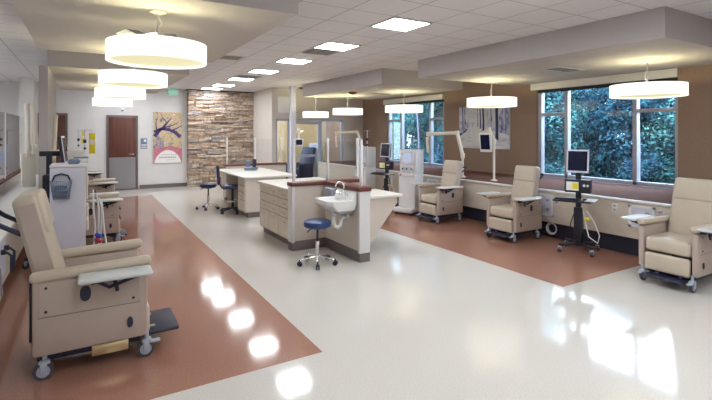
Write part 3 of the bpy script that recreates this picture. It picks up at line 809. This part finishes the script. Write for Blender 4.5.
# ================================================================== TV ARMS
def tv(parent_loc, rotz, tilt, label, w_=.20, h_=.30, shell='white'):
    t = thing('small_television', label, 'television', parent_loc, rotz, 'bedside televisions')
    mt = Matrix.Rotation(tilt, 4, 'Y')
    B(-.04, .015, -w_ / 2, w_ / 2, -h_, 0, bev=.02, seg=3, mat=mt, taper=(.9, 1.05)).build('housing', shell, t)
    B(.0145, .018, -w_ / 2 + .025, w_ / 2 - .03, -h_ + .055, -.03, bev=.001, seg=1, mat=mt).build('screen', 'screen', t)
    B(-.05, -.03, -.03, .03, -.06, .05, bev=.01, mat=mt).build('hanger', 'cream', t)
    return t
def arm(base, pts, label, r=.022):
    t = thing('television_arm', label, 'television arm', base, 0, 'jointed television arms')
    MB().lathe([(0, 0), (.06, 0), (.06, .015), (.03, .03), (0, .03)], n=20).build('base_plate', 'cream', t)
    b0 = Vector((0, 0, 0)); P = [Vector(p) - Vector(base) for p in pts]
    MB().cyl((0, 0, .01), P[0], r).build('post', 'cream', t)
    for i in range(len(P) - 1):
        q = MB(); d = (P[i + 1] - P[i])
        q.box(0, d.length, -.032, .032, -.036, .036, bev=.024, seg=3, mat=oriented(P[i], d, (0, 0, 1) if abs(d.normalized().z) < .95 else (1, 0, 0)))
        q.build('arm_section', 'cream', t)
    for p in P:
        q = MB(); q.cyl(p + Vector((0, 0, -.045)), p + Vector((0, 0, .045)), .042, n=16); q.build('joint', 'cream', t)
    return t
arm((6.42, 5.80, .726), [(6.42, 5.80, 1.45), (6.34, 5.85, 1.66)], 'white jointed arm standing before the birch picture')
tv((6.27, 5.88, 1.60), R(205), R(12), 'white television with dark screen hanging before the birch picture', .22, .36)
arm((6.42, 6.60, .726), [(6.42, 6.60, 1.15), (6.40, 6.73, 1.60), (6.0, 7.15, 1.58)], 'white jointed arm reaching left over the dialysis machine')
tv((5.97, 7.17, 1.52), R(140), R(4), 'cream television hanging edge-on above the dialysis machine', .14, .32, 'cream')
arm((6.42, 10.35, .726), [(6.42, 10.35, 1.2), (6.36, 10.52, 1.62), (5.9, 10.85, 1.60)], 'white jointed arm farthest along the right ledge')
tv((5.87, 10.87, 1.54), R(150), R(4), 'cream television hanging from the farthest right arm', .14, .34, 'cream')
arm((-.86, 9.75, .66), [(-.86, 9.75, 2.0), (-.84, 9.55, 2.06), (-.80, 9.30, 1.34)], 'white upright television arm on the left ledge, nearer of two')
tv((-.80, 9.2, 1.26), R(110), R(4), 'cream television hanging low at the left ledge, nearer', .20, .55, 'cream')
arm((-.84, 10.45, .66), [(-.84, 10.45, 2.02), (-.82, 10.35, 2.10), (-.76, 10.3, 1.42)], 'white upright television arm on the left ledge, farther of two')
tv((-.74, 10.22, 1.34), R(110), R(4), 'cream television hanging low at the left ledge, farther', .18, .5, 'cream')
t = thing('television_arm', 'white leaning arm fixed to the beige wing wall', 'television arm', (-.455, 8.5, 1.2), 0, 'jointed television arms')
B(0, .02, -.06, .06, -.1, .1, bev=.006).build('wall_plate', 'cream', t)
q = MB(); d = Vector((.02, .0, .55)); q.box(0, d.length, -.03, .03, -.03, .03, bev=.02, seg=3, mat=oriented(Vector((.05, 0, .1)), d, (1, 0, 0))); q.build('arm_section', 'cream', t)
MB().tube([(.01, 0, 0), (.05, 0, .02), (.05, 0, .14)], .025, 10).build('elbow', 'cream', t)
MB().cyl((.07, -.035, .66), (.07, .035, .66), .036).build('joint', 'cream', t)
B(.0, .20, -.05, .05, .10, .14, bev=.015).build('cross_arm', 'white', t)
# TV arm inside the glazed room
t = thing('television_arm', 'tan jointed arm inside the glazed room', 'television arm', (6.6, 15.0, 1.68), 0, 'jointed television arms')
B(-.05, .05, -.03, 0, -.1, .1).build('wall_plate', 'cream', t)
for nm, a, b in (('arm_section', (0, -.03, 0), (-.1, -.6, -.02)), ('arm_section', (-.1, -.6, -.02), (-.45, -1.05, -.12))): MB().tube([a, b], .03, 10).build(nm, 'cream', t)
MB().cyl((-.45, -1.05, -.12), (-.45, -1.05, -.28), .02).build('drop_rod', 'cream', t)
t = tv((6.15, 13.93, 1.41), R(-110), 0, 'dark small television hanging inside the glazed room', .26, .26)

# IV poles in the adjoining bay
def iv(p, lab, h=1.66):
    t = thing('infusion_stand', lab, 'infusion stand', p)
    MB().cyl((0, 0, .05), (0, 0, h), .012, n=10).build('pole', 'grey', t)
    q = MB()
    for s in (-1, 1): q.tube([(0, 0, h), (s * .13, 0, h), (s * .14, 0, h + .03)], .006, 6)
    q.build('hook', 'grey', t)
    q = MB()
    for k in range(5):
        a = k * 2 * PI / 5; q.tube([(0, 0, .07), (.22 * math.cos(a), .22 * math.sin(a), .03)], .014, 8)
    q.build('foot_star', 'grey', t)
    B(-.05, .05, -.05, .03, 1.2, 1.36, bev=.015).build('pump', 'cool', t)
iv((-1.45, 10.75, 0), 'grey infusion stand behind the left glass screen')
iv((-1.46, 12.55, 0), 'grey infusion stand beside the white end pier')
# ================================================================== STATIONS
def partition_posts(parent, posts, panes, z0, z1):
    for x, y in posts: B(x - .016, x + .016, y - .016, y + .016, z0, z1, bev=.004).build('glass_post', 'white', parent)
    for (x0, y0), (x1, y1) in panes:
        d = Vector((x1 - x0, y1 - y0, 0)); B(0, d.length, -.004, .004, 0, z1 - z0 - .06, mat=oriented(Vector((x0, y0, z0 + .02)), d, (0, 0, 1))).build('glass_panel', 'clear', parent, smooth=0)
t = thing('half_wall', 'low cream T-shaped wall with red wood cap holding the sink', 'half wall', (0, 0, 0))
q = MB(); q.box(2.42, 3.5, 5.70, 5.82, .0, .875); q.box(2.92, 3.05, 4.77, 5.705, 0, .875); q.build('wall_body', 'panel', t, smooth=0)
q = MB(); q.box(2.395, 3.52, 5.675, 5.845, .875, .925, bev=.006); q.box(2.895, 3.075, 4.745, 5.70, .8755, .9245, bev=.006); q.build('wood_cap', 'redcap', t)
q = MB(); q.box(2.41, 3.51, 5.69, 5.83, 0, .13, bev=.003); q.box(2.91, 3.06, 4.76, 5.7, 0, .13, bev=.003); q.build('cove_base', 'mauve', t)
q = MB()
q.box(2.408, 2.445, 5.688, 5.832, .11, .875, bev=.004); q.box(2.908, 3.062, 4.758, 4.80, .11, .875, bev=.004); q.build('corner_guard', 'machine', t)
partition_posts(t, [(2.46, 5.76), (2.985, 5.76), (3.48, 5.76), (2.985, 4.85)], [((2.48, 5.76), (2.97, 5.76)), ((3.0, 5.76), (3.465, 5.76)), ((2.985, 4.87), (2.985, 5.745))], .925, 1.52)
# drawer cabinets facing -x
def make_cabinet(label, wid, h, dep, rows, group):
    t = thing('drawer_cabinet', label, 'cabinet', group=group)
    B(0, dep, 0, wid, .10, h).build('carcass', 'panel', t, smooth=0); B(-.003, 0, .002, wid - .002, .105, h - .002).build('face_frame', 'mauve', t, smooth=0); B(.05, dep, .0, wid, 0, .10).build('toe_kick', 'mauve', t, smooth=0)  # dark plate behind the fronts paints the shade in their gaps
    for (z0, z1, nm) in rows:
        f = B(-.018, -.003, .006, wid - .006, z0 + .006, z1 - .006, bev=.003, seg=1).build(nm, 'drawer', t)
        zc = (z0 + z1) / 2 if nm == 'drawer' else z1 - .06
        q = MB(); q.tube([(-.018, wid / 2 - .05, zc), (-.04, wid / 2 - .05, zc), (-.04, wid / 2 + .05, zc), (-.018, wid / 2 + .05, zc)], .007, 6); q.build('handle', 'steel', f)
    return t
rows = [(.66, .79, 'drawer'), (.53, .66, 'drawer'), (.40, .53, 'drawer'), (.11, .40, 'door')]
G1 = 'cabinets under the near station worktop'
c1 = make_cabinet('cream drawer cabinet next to the red-capped half wall', .415, .79, .55, rows, G1); c1.location = (2.45, 5.84, 0)
again(c1, (2.45, 6.255, 0), 0, 'cream drawer cabinet in the middle of the near station run'); again(c1, (2.45, 6.67, 0), 0, 'cream drawer cabinet at the far end of the near station run')
o = B(2.40, 3.5, 5.83, 7.12, .79, .83, bev=.006).build('worktop', 'worktop'); tag(o, 'pale worktop over the near drawer cabinets', 'worktop')
# slanting-legged desk behind the half wall
t = thing('desk', 'cream cantilever desk with slanted end panel behind the sink wall', 'desk', (0, 0, 0))
B(3.065, 3.76, 5.02, 5.68, .725, .762, bev=.005).build('desktop', 'worktop', t)
MB().prism([(3.07, 0), (3.14, 0), (3.70, .64), (3.70, .725), (3.07, .725)], .03, Matrix.Translation((0, 5.09, 0)) @ Matrix.Rotation(PI / 2, 4, 'X')).build('end_panel', 'panel', t, smooth=0)
B(3.07, 3.70, 5.09, 5.11, .64, .725).build('apron', 'panel', t, smooth=0)
# wall-hung sink on the -x side of the half wall
t = thing('wall_sink', 'white wall-hung sink with chrome tap on the half wall', 'sink', (2.905, 5.05, -.03))
q = bmesh.new()
prof = []
def sinkring(xm, xM, w_, z): return [(xM, -w_, z), (xm + .06, -w_, z), (xm, -w_ + .07, z), (xm, w_ - .07, z), (xm + .06, w_, z), (xM, w_, z)]
rings = [sinkring(-.30, 0, .19, .66), sinkring(-.385, 0, .225, .74), sinkring(-.40, 0, .235, .80), sinkring(-.375, -.06, .20, .80), sinkring(-.32, -.09, .15, .72), sinkring(-.28, -.12, .11, .69)]
vr = [[q.verts.new(p) for p in rg] for rg in rings]
for A_, B_ in zip(vr, vr[1:]):
    for k in range(6): q.faces.new((A_[k], A_[(k + 1) % 6], B_[(k + 1) % 6], B_[k]))
q.faces.new(vr[0][::-1]); q.faces.new(vr[-1]); bmesh.ops.recalc_face_normals(q, faces=q.faces)
s_ = MB(); s_._merge(q)
o = s_.build('basin', 'porcelain', t); md = o.modifiers.new('round', 'BEVEL'); md.width = .012; md.segments = 2; md.limit_method = 'ANGLE'
s_ = MB(); s_.mi = 0
s_.prism([(-.09, .79), (0, .79), (0, .895), (-.028, .895), (-.045, .85)], .46, Matrix.Translation((0, .23, 0)) @ Matrix.Rotation(PI / 2, 4, 'X'), bev=.006)
s_.build('backsplash', 'porcelain', t)
s_ = MB(); s_.tube([(-.05, 0, .80), (-.05, 0, .96), (-.075, 0, 1.0), (-.13, 0, 1.01), (-.165, 0, .985), (-.17, 0, .95)], .011, 10); s_.build('tap_spout', 'chrome', t)
for s in (-1, 1):
    s_ = MB(); s_.cyl((-.055, s * .09, .80), (-.055, s * .09, .85), .014, n=12); s_.tube([(-.055, s * .09, .855), (-.11, s * .11, .875)], .008, 8); s_.build('tap_lever', 'chrome', t)
s_ = MB(); s_.tube([(-.20, 0, .68), (-.20, 0, .52), (-.19, 0, .455), (-.15, 0, .43), (-.11, 0, .455), (-.10, 0, .52), (-.07, 0, .56), (0.005, 0, .56)], .026, 12); s_.cyl((-.20, 0, .60), (-.20, 0, .65), .036); s_.build('drain_trap', 'pvc', t)
for s in (-1, 1):
    s_ = MB(); s_.tube([(-.06, s * .1, .66), (-.06, s * .1, .58), (0.005, s * .1, .57)], .012, 8); s_.build('supply_pipe', 'steel', t)
B(-.22, 0, -.15, .15, .625, .66, bev=.006).build('wall_bracket', 'grey', t)
t = thing('towel_dispenser', 'grey towel dispenser in the half wall corner above the sink', 'dispenser', (2.918, 5.48, .69), -PI / 2)
B(-.11, .13, -.09, 0, 0, .165, bev=.02, seg=3).build('cover', 'grey', t); B(-.08, .10, -.094, -.085, .012, .03).build('slot', 'black', t)
# stools
def make_stool(label, seatmat='blue'):
    t = thing('rolling_stool', label, 'stool', group='rolling stools')
    MB().lathe([(0, .455), (.145, .455), (.164, .468), (.168, .50), (.163, .525), (.14, .538), (.0, .540)], n=40).build('seat', seatmat, t)
    MB().lathe([(0, .44), (.09, .44), (.10, .457), (0, .457)], n=20).build('seat_plate', 'black', t)
    MB().cyl((0, 0, .27), (0, 0, .45), .014).build('piston', 'black', t); MB().cyl((0, 0, .09), (0, 0, .285), .024).build('column', 'chrome', t)
    MB().tube([(0, 0, .445), (-.13, -.05, .445), (-.17, -.07, .42)], .007, 6).build('lever', 'black', t)
    for k in range(5):
        a = 2 * PI * k / 5 + .5; c_, s_ = math.cos(a), math.sin(a)
        q = MB(); q.box(0, .225, -.018, .018, -.012, .012, bev=.008, mat=Matrix.Translation((0, 0, .105)) @ Matrix.Rotation(a, 4, 'Z') @ Matrix.Rotation(R(9), 4, 'Y'), taper=(1, .8))
        l = q.build('leg', 'chrome', t)
        q = MB(); x, y = .225 * c_, .225 * s_
        for w_ in (-1, 1): q.cyl((x - s_ * w_ * .006, y + c_ * w_ * .006, .028), (x - s_ * w_ * .022, y + c_ * w_ * .022, .028), .028, n=16)
        q.cyl((x, y, .03), (x, y, .075), .008, n=8)
        q.build('caster', 'navy', l)
    return t
stl = make_stool('blue round rolling stool in front of the half wall'); stl.location = (2.44, 4.98, 0)
c_ = again(stl, (2.24, 9.78, 0), 0, 'navy round rolling stool near the stone wall')
for ch in c_.children:
    if ch.name.startswith('seat') and 'plate' not in ch.name: ch.data = ch.data.copy(); ch.data.materials[0] = M['navyfab']
# task chair
t = thing('task_chair', 'navy drafting chair pulled up to the far station desk', 'office chair', (2.56, 9.09, 0), R(-14))
B(-.2, .2, -.21, .21, .49, .56, bev=.03, seg=3).build('seat', 'navyfab', t)
B(-.25, -.19, -.19, .19, .60, .98, bev=.03, seg=3, mat=Matrix.Rotation(R(-4), 4, 'Y')).build('backrest', 'navyfab', t)
MB().tube([(-.05, 0, .49), (-.2, 0, .50), (-.25, 0, .58), (-.25, 0, .72)], .018, 8).build('back_bracket', 'black', t)
MB().cyl((0, 0, .08), (0, 0, .49), .024).build('column', 'black', t)
MB().tube([(.16 * math.cos(k * PI / 12), .16 * math.sin(k * PI / 12), .24) for k in range(24)], .010, 8, True).build('foot_ring', 'chrome', t)
for k in range(5):
    a = 2 * PI * k / 5; c_, s_ = math.cos(a), math.sin(a)
    q = MB(); q.box(0, .26, -.02, .02, -.014, .014, bev=.006, mat=Matrix.Translation((0, 0, .10)) @ Matrix.Rotation(a, 4, 'Z') @ Matrix.Rotation(R(8), 4, 'Y')); l = q.build('leg', 'navy', t)
    q = MB(); x, y = .25 * c_, .25 * s_
    q.cyl((x - s_ * .02, y + c_ * .02, .028), (x + s_ * .02, y - c_ * .02, .028), .028); q.cyl((x, y, .03), (x, y, .08), .008, n=8); q.build('caster', 'navy', l)
# far station
c2 = make_cabinet('cream drawer pedestal at the near end of the far station', .44, .738, .80, [(.60, .735, 'drawer'), (.46, .60, 'drawer'), (.32, .46, 'drawer'), (.11, .32, 'drawer')], None); c2.location = (2.60, 8.37, 0)
t = thing('desk', 'long cream desk of the far station before the stone wall', 'desk', (0, 0, 0))
B(2.55, 3.62, 8.30, 10.44, .74, .778, bev=.006).build('desktop', 'worktop', t)
B(2.64, 3.4, 9.72, 9.76, 0, .74).build('end_panel', 'panel', t, smooth=0)
B(3.4, 3.44, 8.85, 10.42, .0, .74).build('back_panel', 'panel', t, smooth=0)
t = thing('half_wall', 'straight cream half wall with red wood cap behind the far station', 'half wall', (0, 0, 0))
B(2.80, 4.25, 10.45, 10.57, 0, .83).build('wall_body', 'panel', t, smooth=0); B(2.77, 4.28, 10.43, 10.60, .83, .875, bev=.006).build('wood_cap', 'redcap', t)
B(2.79, 4.26, 10.44, 10.58, 0, .12).build('cove_base', 'mauve', t, smooth=0)
partition_posts(t, [(2.83, 10.51), (3.50, 10.51), (4.16, 10.51)], [((2.85, 10.51), (3.48, 10.51)), ((3.52, 10.51), (4.14, 10.51))], .875, 1.50)
# telephone
t = thing('desk_telephone', 'navy desk telephone on the far station desk', 'telephone', (3.17, 9.8, .778), R(-120), None, 1.3)
B(-.09, .09, -.10, .10, 0, .05, bev=.012, mat=Matrix.Rotation(R(0), 4, 'Y')).build('base', 'bluegrey', t)
B(-.075, .0, -.095, -.02, .05, .16, bev=.012).build('display', 'bluegrey', t); B(-.06, .05, .03, .085, .05, .19, bev=.02, seg=3).build('handset', 'navy', t)
B(.0, .08, -.09, .02, .048, .056, bev=.003).build('keypad', 'cool', t)
# gooseneck tap behind the far half wall
t = thing('gooseneck_tap', 'chrome gooseneck tap behind the far half wall', 'tap', (3.05, 10.78, 0))
B(-.2, .2, -.17, .2, .0, .72).build('sink_cabinet', 'panel', t, smooth=0); B(-.21, .21, -.18, .21, .72, .75, bev=.004).build('basin_top', 'porcelain', t)
MB().tube([(-.05, 0, .75), (-.05, 0, .98)] + [(-.05 + .06 - .06 * math.cos(k * PI / 8), 0, .98 + .06 * math.sin(k * PI / 8)) for k in range(1, 9)] + [(.07, 0, .93)], .011, 8).build('spout', 'chrome', t)

# ================================================================== LEDGE FITTINGS
def wallbox(y, z0, z1, wy, lab, mark=True):
    t = thing('outlet_box', lab, 'outlet box', (6.1, y, 0), 0, 'service outlet boxes in the ledge')
    q = MB()
    a, b = -wy / 2, wy / 2
    q.box(-.012, 0, a, a + .03, z0, z1); q.box(-.012, 0, b - .03, b, z0, z1); q.box(-.012, 0, a, b, z0, z0 + .03); q.box(-.012, 0, a, b, z1 - .03, z1)
    q.build('frame', 'white', t, smooth=0); B(-.004, 0, a, b, z0, z1).build('back_plate', 'cool', t, smooth=0)
    for k, (yy, zz) in enumerate(((a + .09, z0 + .10), (a + .09, z1 - .09), (b - .09, z0 + .10))):
        q = MB(); q.cyl((-.004, yy, zz), (-.03, yy, zz), .020, n=14); q.build('valve', 'grey', t)
    if mark: MB().prism([(-.018, 0), (.018, 0), (0, .032)], .002, Matrix.Translation((-.004, .02, (z0 + z1) / 2 + .02)) @ Matrix.Rotation(-PI / 2, 4, 'Z') @ Matrix.Rotation(PI / 2, 4, 'X')).build('warning_mark', 'red', t)
    return t
wallbox(3.08, .38, .67, .32, 'pale outlet box in the ledge left of the right-edge recliner')
wallbox(4.52, .33, .66, .34, 'pale outlet box in the ledge behind the recliner left of the cart', False)
wallbox(7.12, .33, .66, .34, 'pale outlet box in the ledge beside the white dialysis machine', False)
wallbox(8.7, .33, .66, .34, 'pale outlet box in the ledge behind the far computer cart', False)
t = thing('power_outlet', 'white power outlet on the ledge right of the cart', 'power outlet', (6.1, 3.42, .54))
B(-.01, 0, -.04, .04, 0, .12, bev=.004).build('cover', 'white', t)
for z_ in (.025, .075): B(-.013, -.009, -.015, .015, z_, z_ + .022).build('socket', 'grey', t)
t = thing('gas_valve', 'small grey round knob on the ledge left of the cart', 'valve', (6.1, 4.28, .56)); MB().cyl((0, 0, 0), (-.025, 0, 0), .022).build('dial', 'grey', t); MB().cyl((0, 0, 0), (-.006, 0, 0), .034).build('collar', 'white', t)
t = thing('gas_valve', 'small grey round knob beside the right outlet box', 'valve', (6.1, 2.86, .62)); MB().cyl((0, 0, 0), (-.025, 0, 0), .02).build('dial', 'grey', t); MB().cyl((0, 0, 0), (-.006, 0, 0), .03).build('collar', 'white', t)
t = thing('hose_coil', 'round white hose coil hanging under the right ledge', 'hose', (6.12, 4.40, .14))
q = MB()
for k in range(3): q.tube([(.012 * k, (.085 - .006 * k) * math.cos(j * PI / 12), (.085 - .006 * k) * math.sin(j * PI / 12)) for j in range(24)], .010, 8, True)
q.build('coil', 'coilw', t); MB().tube([(.01, 0, .08), (.0, 0, .12), (-.01, 0, .20)], .006, 6).build('hook', 'grey', t)
# left ledge clutter
t = thing('cord_loop', 'grey looped cords hanging from the left ledge front', 'cords', (-.66, 4.6, .5))
for k in range(4):
    q = MB(); q.tube([(.0, -.2 + k * .12, .06), (.05, -.14 + k * .12, -.05), (.06, -.1 + k * .12, -.28), (.03, -.02 + k * .12, -.36), (.02, .04 + k * .12, -.2), (.0, .06 + k * .12, .05)], .009, 8); q.build('cord', 'grey' if k % 2 else 'coilw', t)
B(-.02, .03, -.3, .3, .03, .08, bev=.006).build('clip_rail', 'navy', t)
t = thing('outlet_box', 'grey outlet box on the left ledge front behind the foreground recliner', 'outlet box', (-.68, 5.45, .24), 0, 'service outlet boxes in the ledge')
B(0, .012, -.2, .2, 0, .34).build('back_plate', 'cool', t, smooth=0)
for y_ in (-.1, .1):
    q = MB(); q.cyl((.01, y_, .24), (.05, y_, .24), .025, n=14); q.tube([(.05, y_, .24), (.09, y_, .2), (.09, y_, .05)], .012, 8); q.build('valve', 'navy', t)

# ================================================================== OUTSIDE
struct(B(XW + .3, 40, -25, 45, -.5, -.3).build('ground_outside', 'soil', smooth=0), 'ground outside the windows')
rng = random.Random(11)
def foliage_mesh(name, hgt, rad, n, mat, seed):
    r_ = random.Random(seed)
    cl = []
    for k in range(38):
        zz = r_.uniform(.06, .93); rr = rad * (1 - .35 * zz)
        a = r_.uniform(0, 2 * PI); q = rr * math.sqrt(r_.random())
        cl.append((q * math.cos(a), q * math.sin(a), zz * hgt, r_.uniform(.22, .42) * rad))
    vs, fs = [], []
    for k in range(n):
        c_ = r_.choice(cl)
        d = Vector((r_.gauss(0, 1), r_.gauss(0, 1), r_.gauss(0, 1))).normalized() * c_[3] * (.55 + .5 * r_.random())
        p = Vector(c_[:3]) + d
        if p.z > hgt: p.z = hgt - r_.random() * .2
        if p.z < 0: p.z = r_.random() * .4
        nrm = (d.normalized() * .9 + Vector((r_.gauss(0, .5), r_.gauss(0, .5), .5 + r_.gauss(0, .5)))).normalized()
        u = nrm.orthogonal().normalized(); w_ = nrm.cross(u); a = r_.uniform(0, PI); u, w_ = u * math.cos(a) + w_ * math.sin(a), w_ * math.cos(a) - u * math.sin(a)
        s = r_.uniform(.028, .068); b = len(vs)
        vs += [p - u * s, p + w_ * s * .45, p + u * s, p - w_ * s * .45]; fs.append((b, b + 1, b + 2, b + 3))
    me = bpy.data.meshes.new(name); me.from_pydata(vs, [], fs); me.materials.append(mat); return me
FM = {}
def fol(h, k):
    key = (h, k)
    if key not in FM: FM[key] = foliage_mesh('foliage', h, 1.5 if h < 5 else 1.7, 32000, LEAF[k], 5 + k + int(h * 10))
    return FM[key]
def tree(x, y, h, k, lab, trunk=True, rz=0.):
    t = thing('leafy_tree', lab, 'tree', (x, y, -.3), rz, 'trees outside the windows')
    o = bpy.data.objects.new('foliage', fol(h, k)); COL.objects.link(o); o.parent = t
    q = MB(); q.tube([(0, 0, 0), (.05, .03, h * .3), (-.03, .06, h * .6), (.02, 0, h * .9)], .06, 8); o = q.build('trunk', 'trunk', t)
    for k2 in range(4):
        a = k2 * 1.7 + h; zz = h * (.35 + .12 * k2)
        MB().tube([(0, .03, zz), (.45 * math.cos(a), .45 * math.sin(a), zz + .35), (.8 * math.cos(a), .8 * math.sin(a), zz + .8)], .022, 6).build('branch', 'trunk', t)
spots = []
i = 0
for y in [3.2 + 1.75 * k for k in range(12)]:
    tall = y > 9.4
    spots.append((12.6 + rng.uniform(-.5, .7), y + rng.uniform(-.3, .3), (5.6 if tall else 3.55), i % 3)); i += 1
for y in [4.2 + 2.1 * k for k in range(12)]:
    tall = y > 13
    spots.append((16.4 + rng.uniform(-.7, .9), y + rng.uniform(-.4, .4), (5.6 if tall else 3.95), (i + 1) % 3)); i += 1
ords = ['first', 'second', 'third', 'fourth', 'fifth', 'sixth', 'seventh', 'eighth', 'ninth', 'tenth', 'eleventh', 'twelfth']
tone = ['blue-green', 'pale green', 'dark green']
for k, (x, y, h, m_) in enumerate(spots):
    row, idx = ('front', k) if k < 12 else ('rear', k - 12)
    tree(x, y, h, m_, 'leafy %s tree outside, %s from the right in the %s row' % (tone[m_], ords[idx], row), True, rng.uniform(0, 6.28))
# bare pale trunks in front of the foliage
for k, (x, y) in enumerate(((11.0, 5.6), (11.2, 9.1), (10.6, 13.2), (11.0, 14.6), (10.9, 15.9))):
    t = thing('slender_tree', 'slender pale bare trunk outside, %s from the right' % ords[k], 'tree', (x, y, -.3), 0, 'slender trunks outside the windows')
    MB().tube([(0, 0, 0), (.05, .02, 1.6), (-.04, .05, 3.2), (.06, .0, 4.3)], .018 if k < 2 else .032, 8).build('trunk', pmat('pale_bark', (.17, .18, .24), .9) if k == 0 else bpy.data.materials['pale_bark'], t)
    for j in range(3): MB().tube([(0, .02, 1.9 + j * .6), (.2 * (-1) ** j, .25, 2.4 + j * .6)], .014, 6).build('branch', 'trunk', t)

# ================================================================== WORLD, CAMERA
wd = bpy.data.worlds.new('sky'); scene.world = wd; wd.use_nodes = True
bg = wd.node_tree.nodes['Background']; bg.inputs['Color'].default_value = (.72, .86, 1.0, 1); bg.inputs['Strength'].default_value = 4.2
cam = bpy.data.cameras.new('camera'); co = bpy.data.objects.new('camera', cam); COL.objects.link(co)
co.location = (0, 0, 1.6); co.rotation_euler = (PI / 2, 0, -math.atan(.6))
cam.sensor_width = 36; cam.lens = 453 / 712 * 36; cam.shift_y = -67 / 712; cam.clip_start = .05
scene.camera = co
scene.view_settings.view_transform = 'Standard'; scene.view_settings.look = 'None'
scene.view_settings.exposure = 1.38; scene.view_settings.gamma = 1.0; scene.view_settings.use_curve_mapping = False
cy = scene.cycles
cy.max_bounces = 8; cy.diffuse_bounces = 4; cy.glossy_bounces = 4; cy.transparent_max_bounces = 16; cy.sample_clamp_indirect = 6.0
cy.use_denoising = True; cy.caustics_reflective = False; cy.caustics_refractive = False
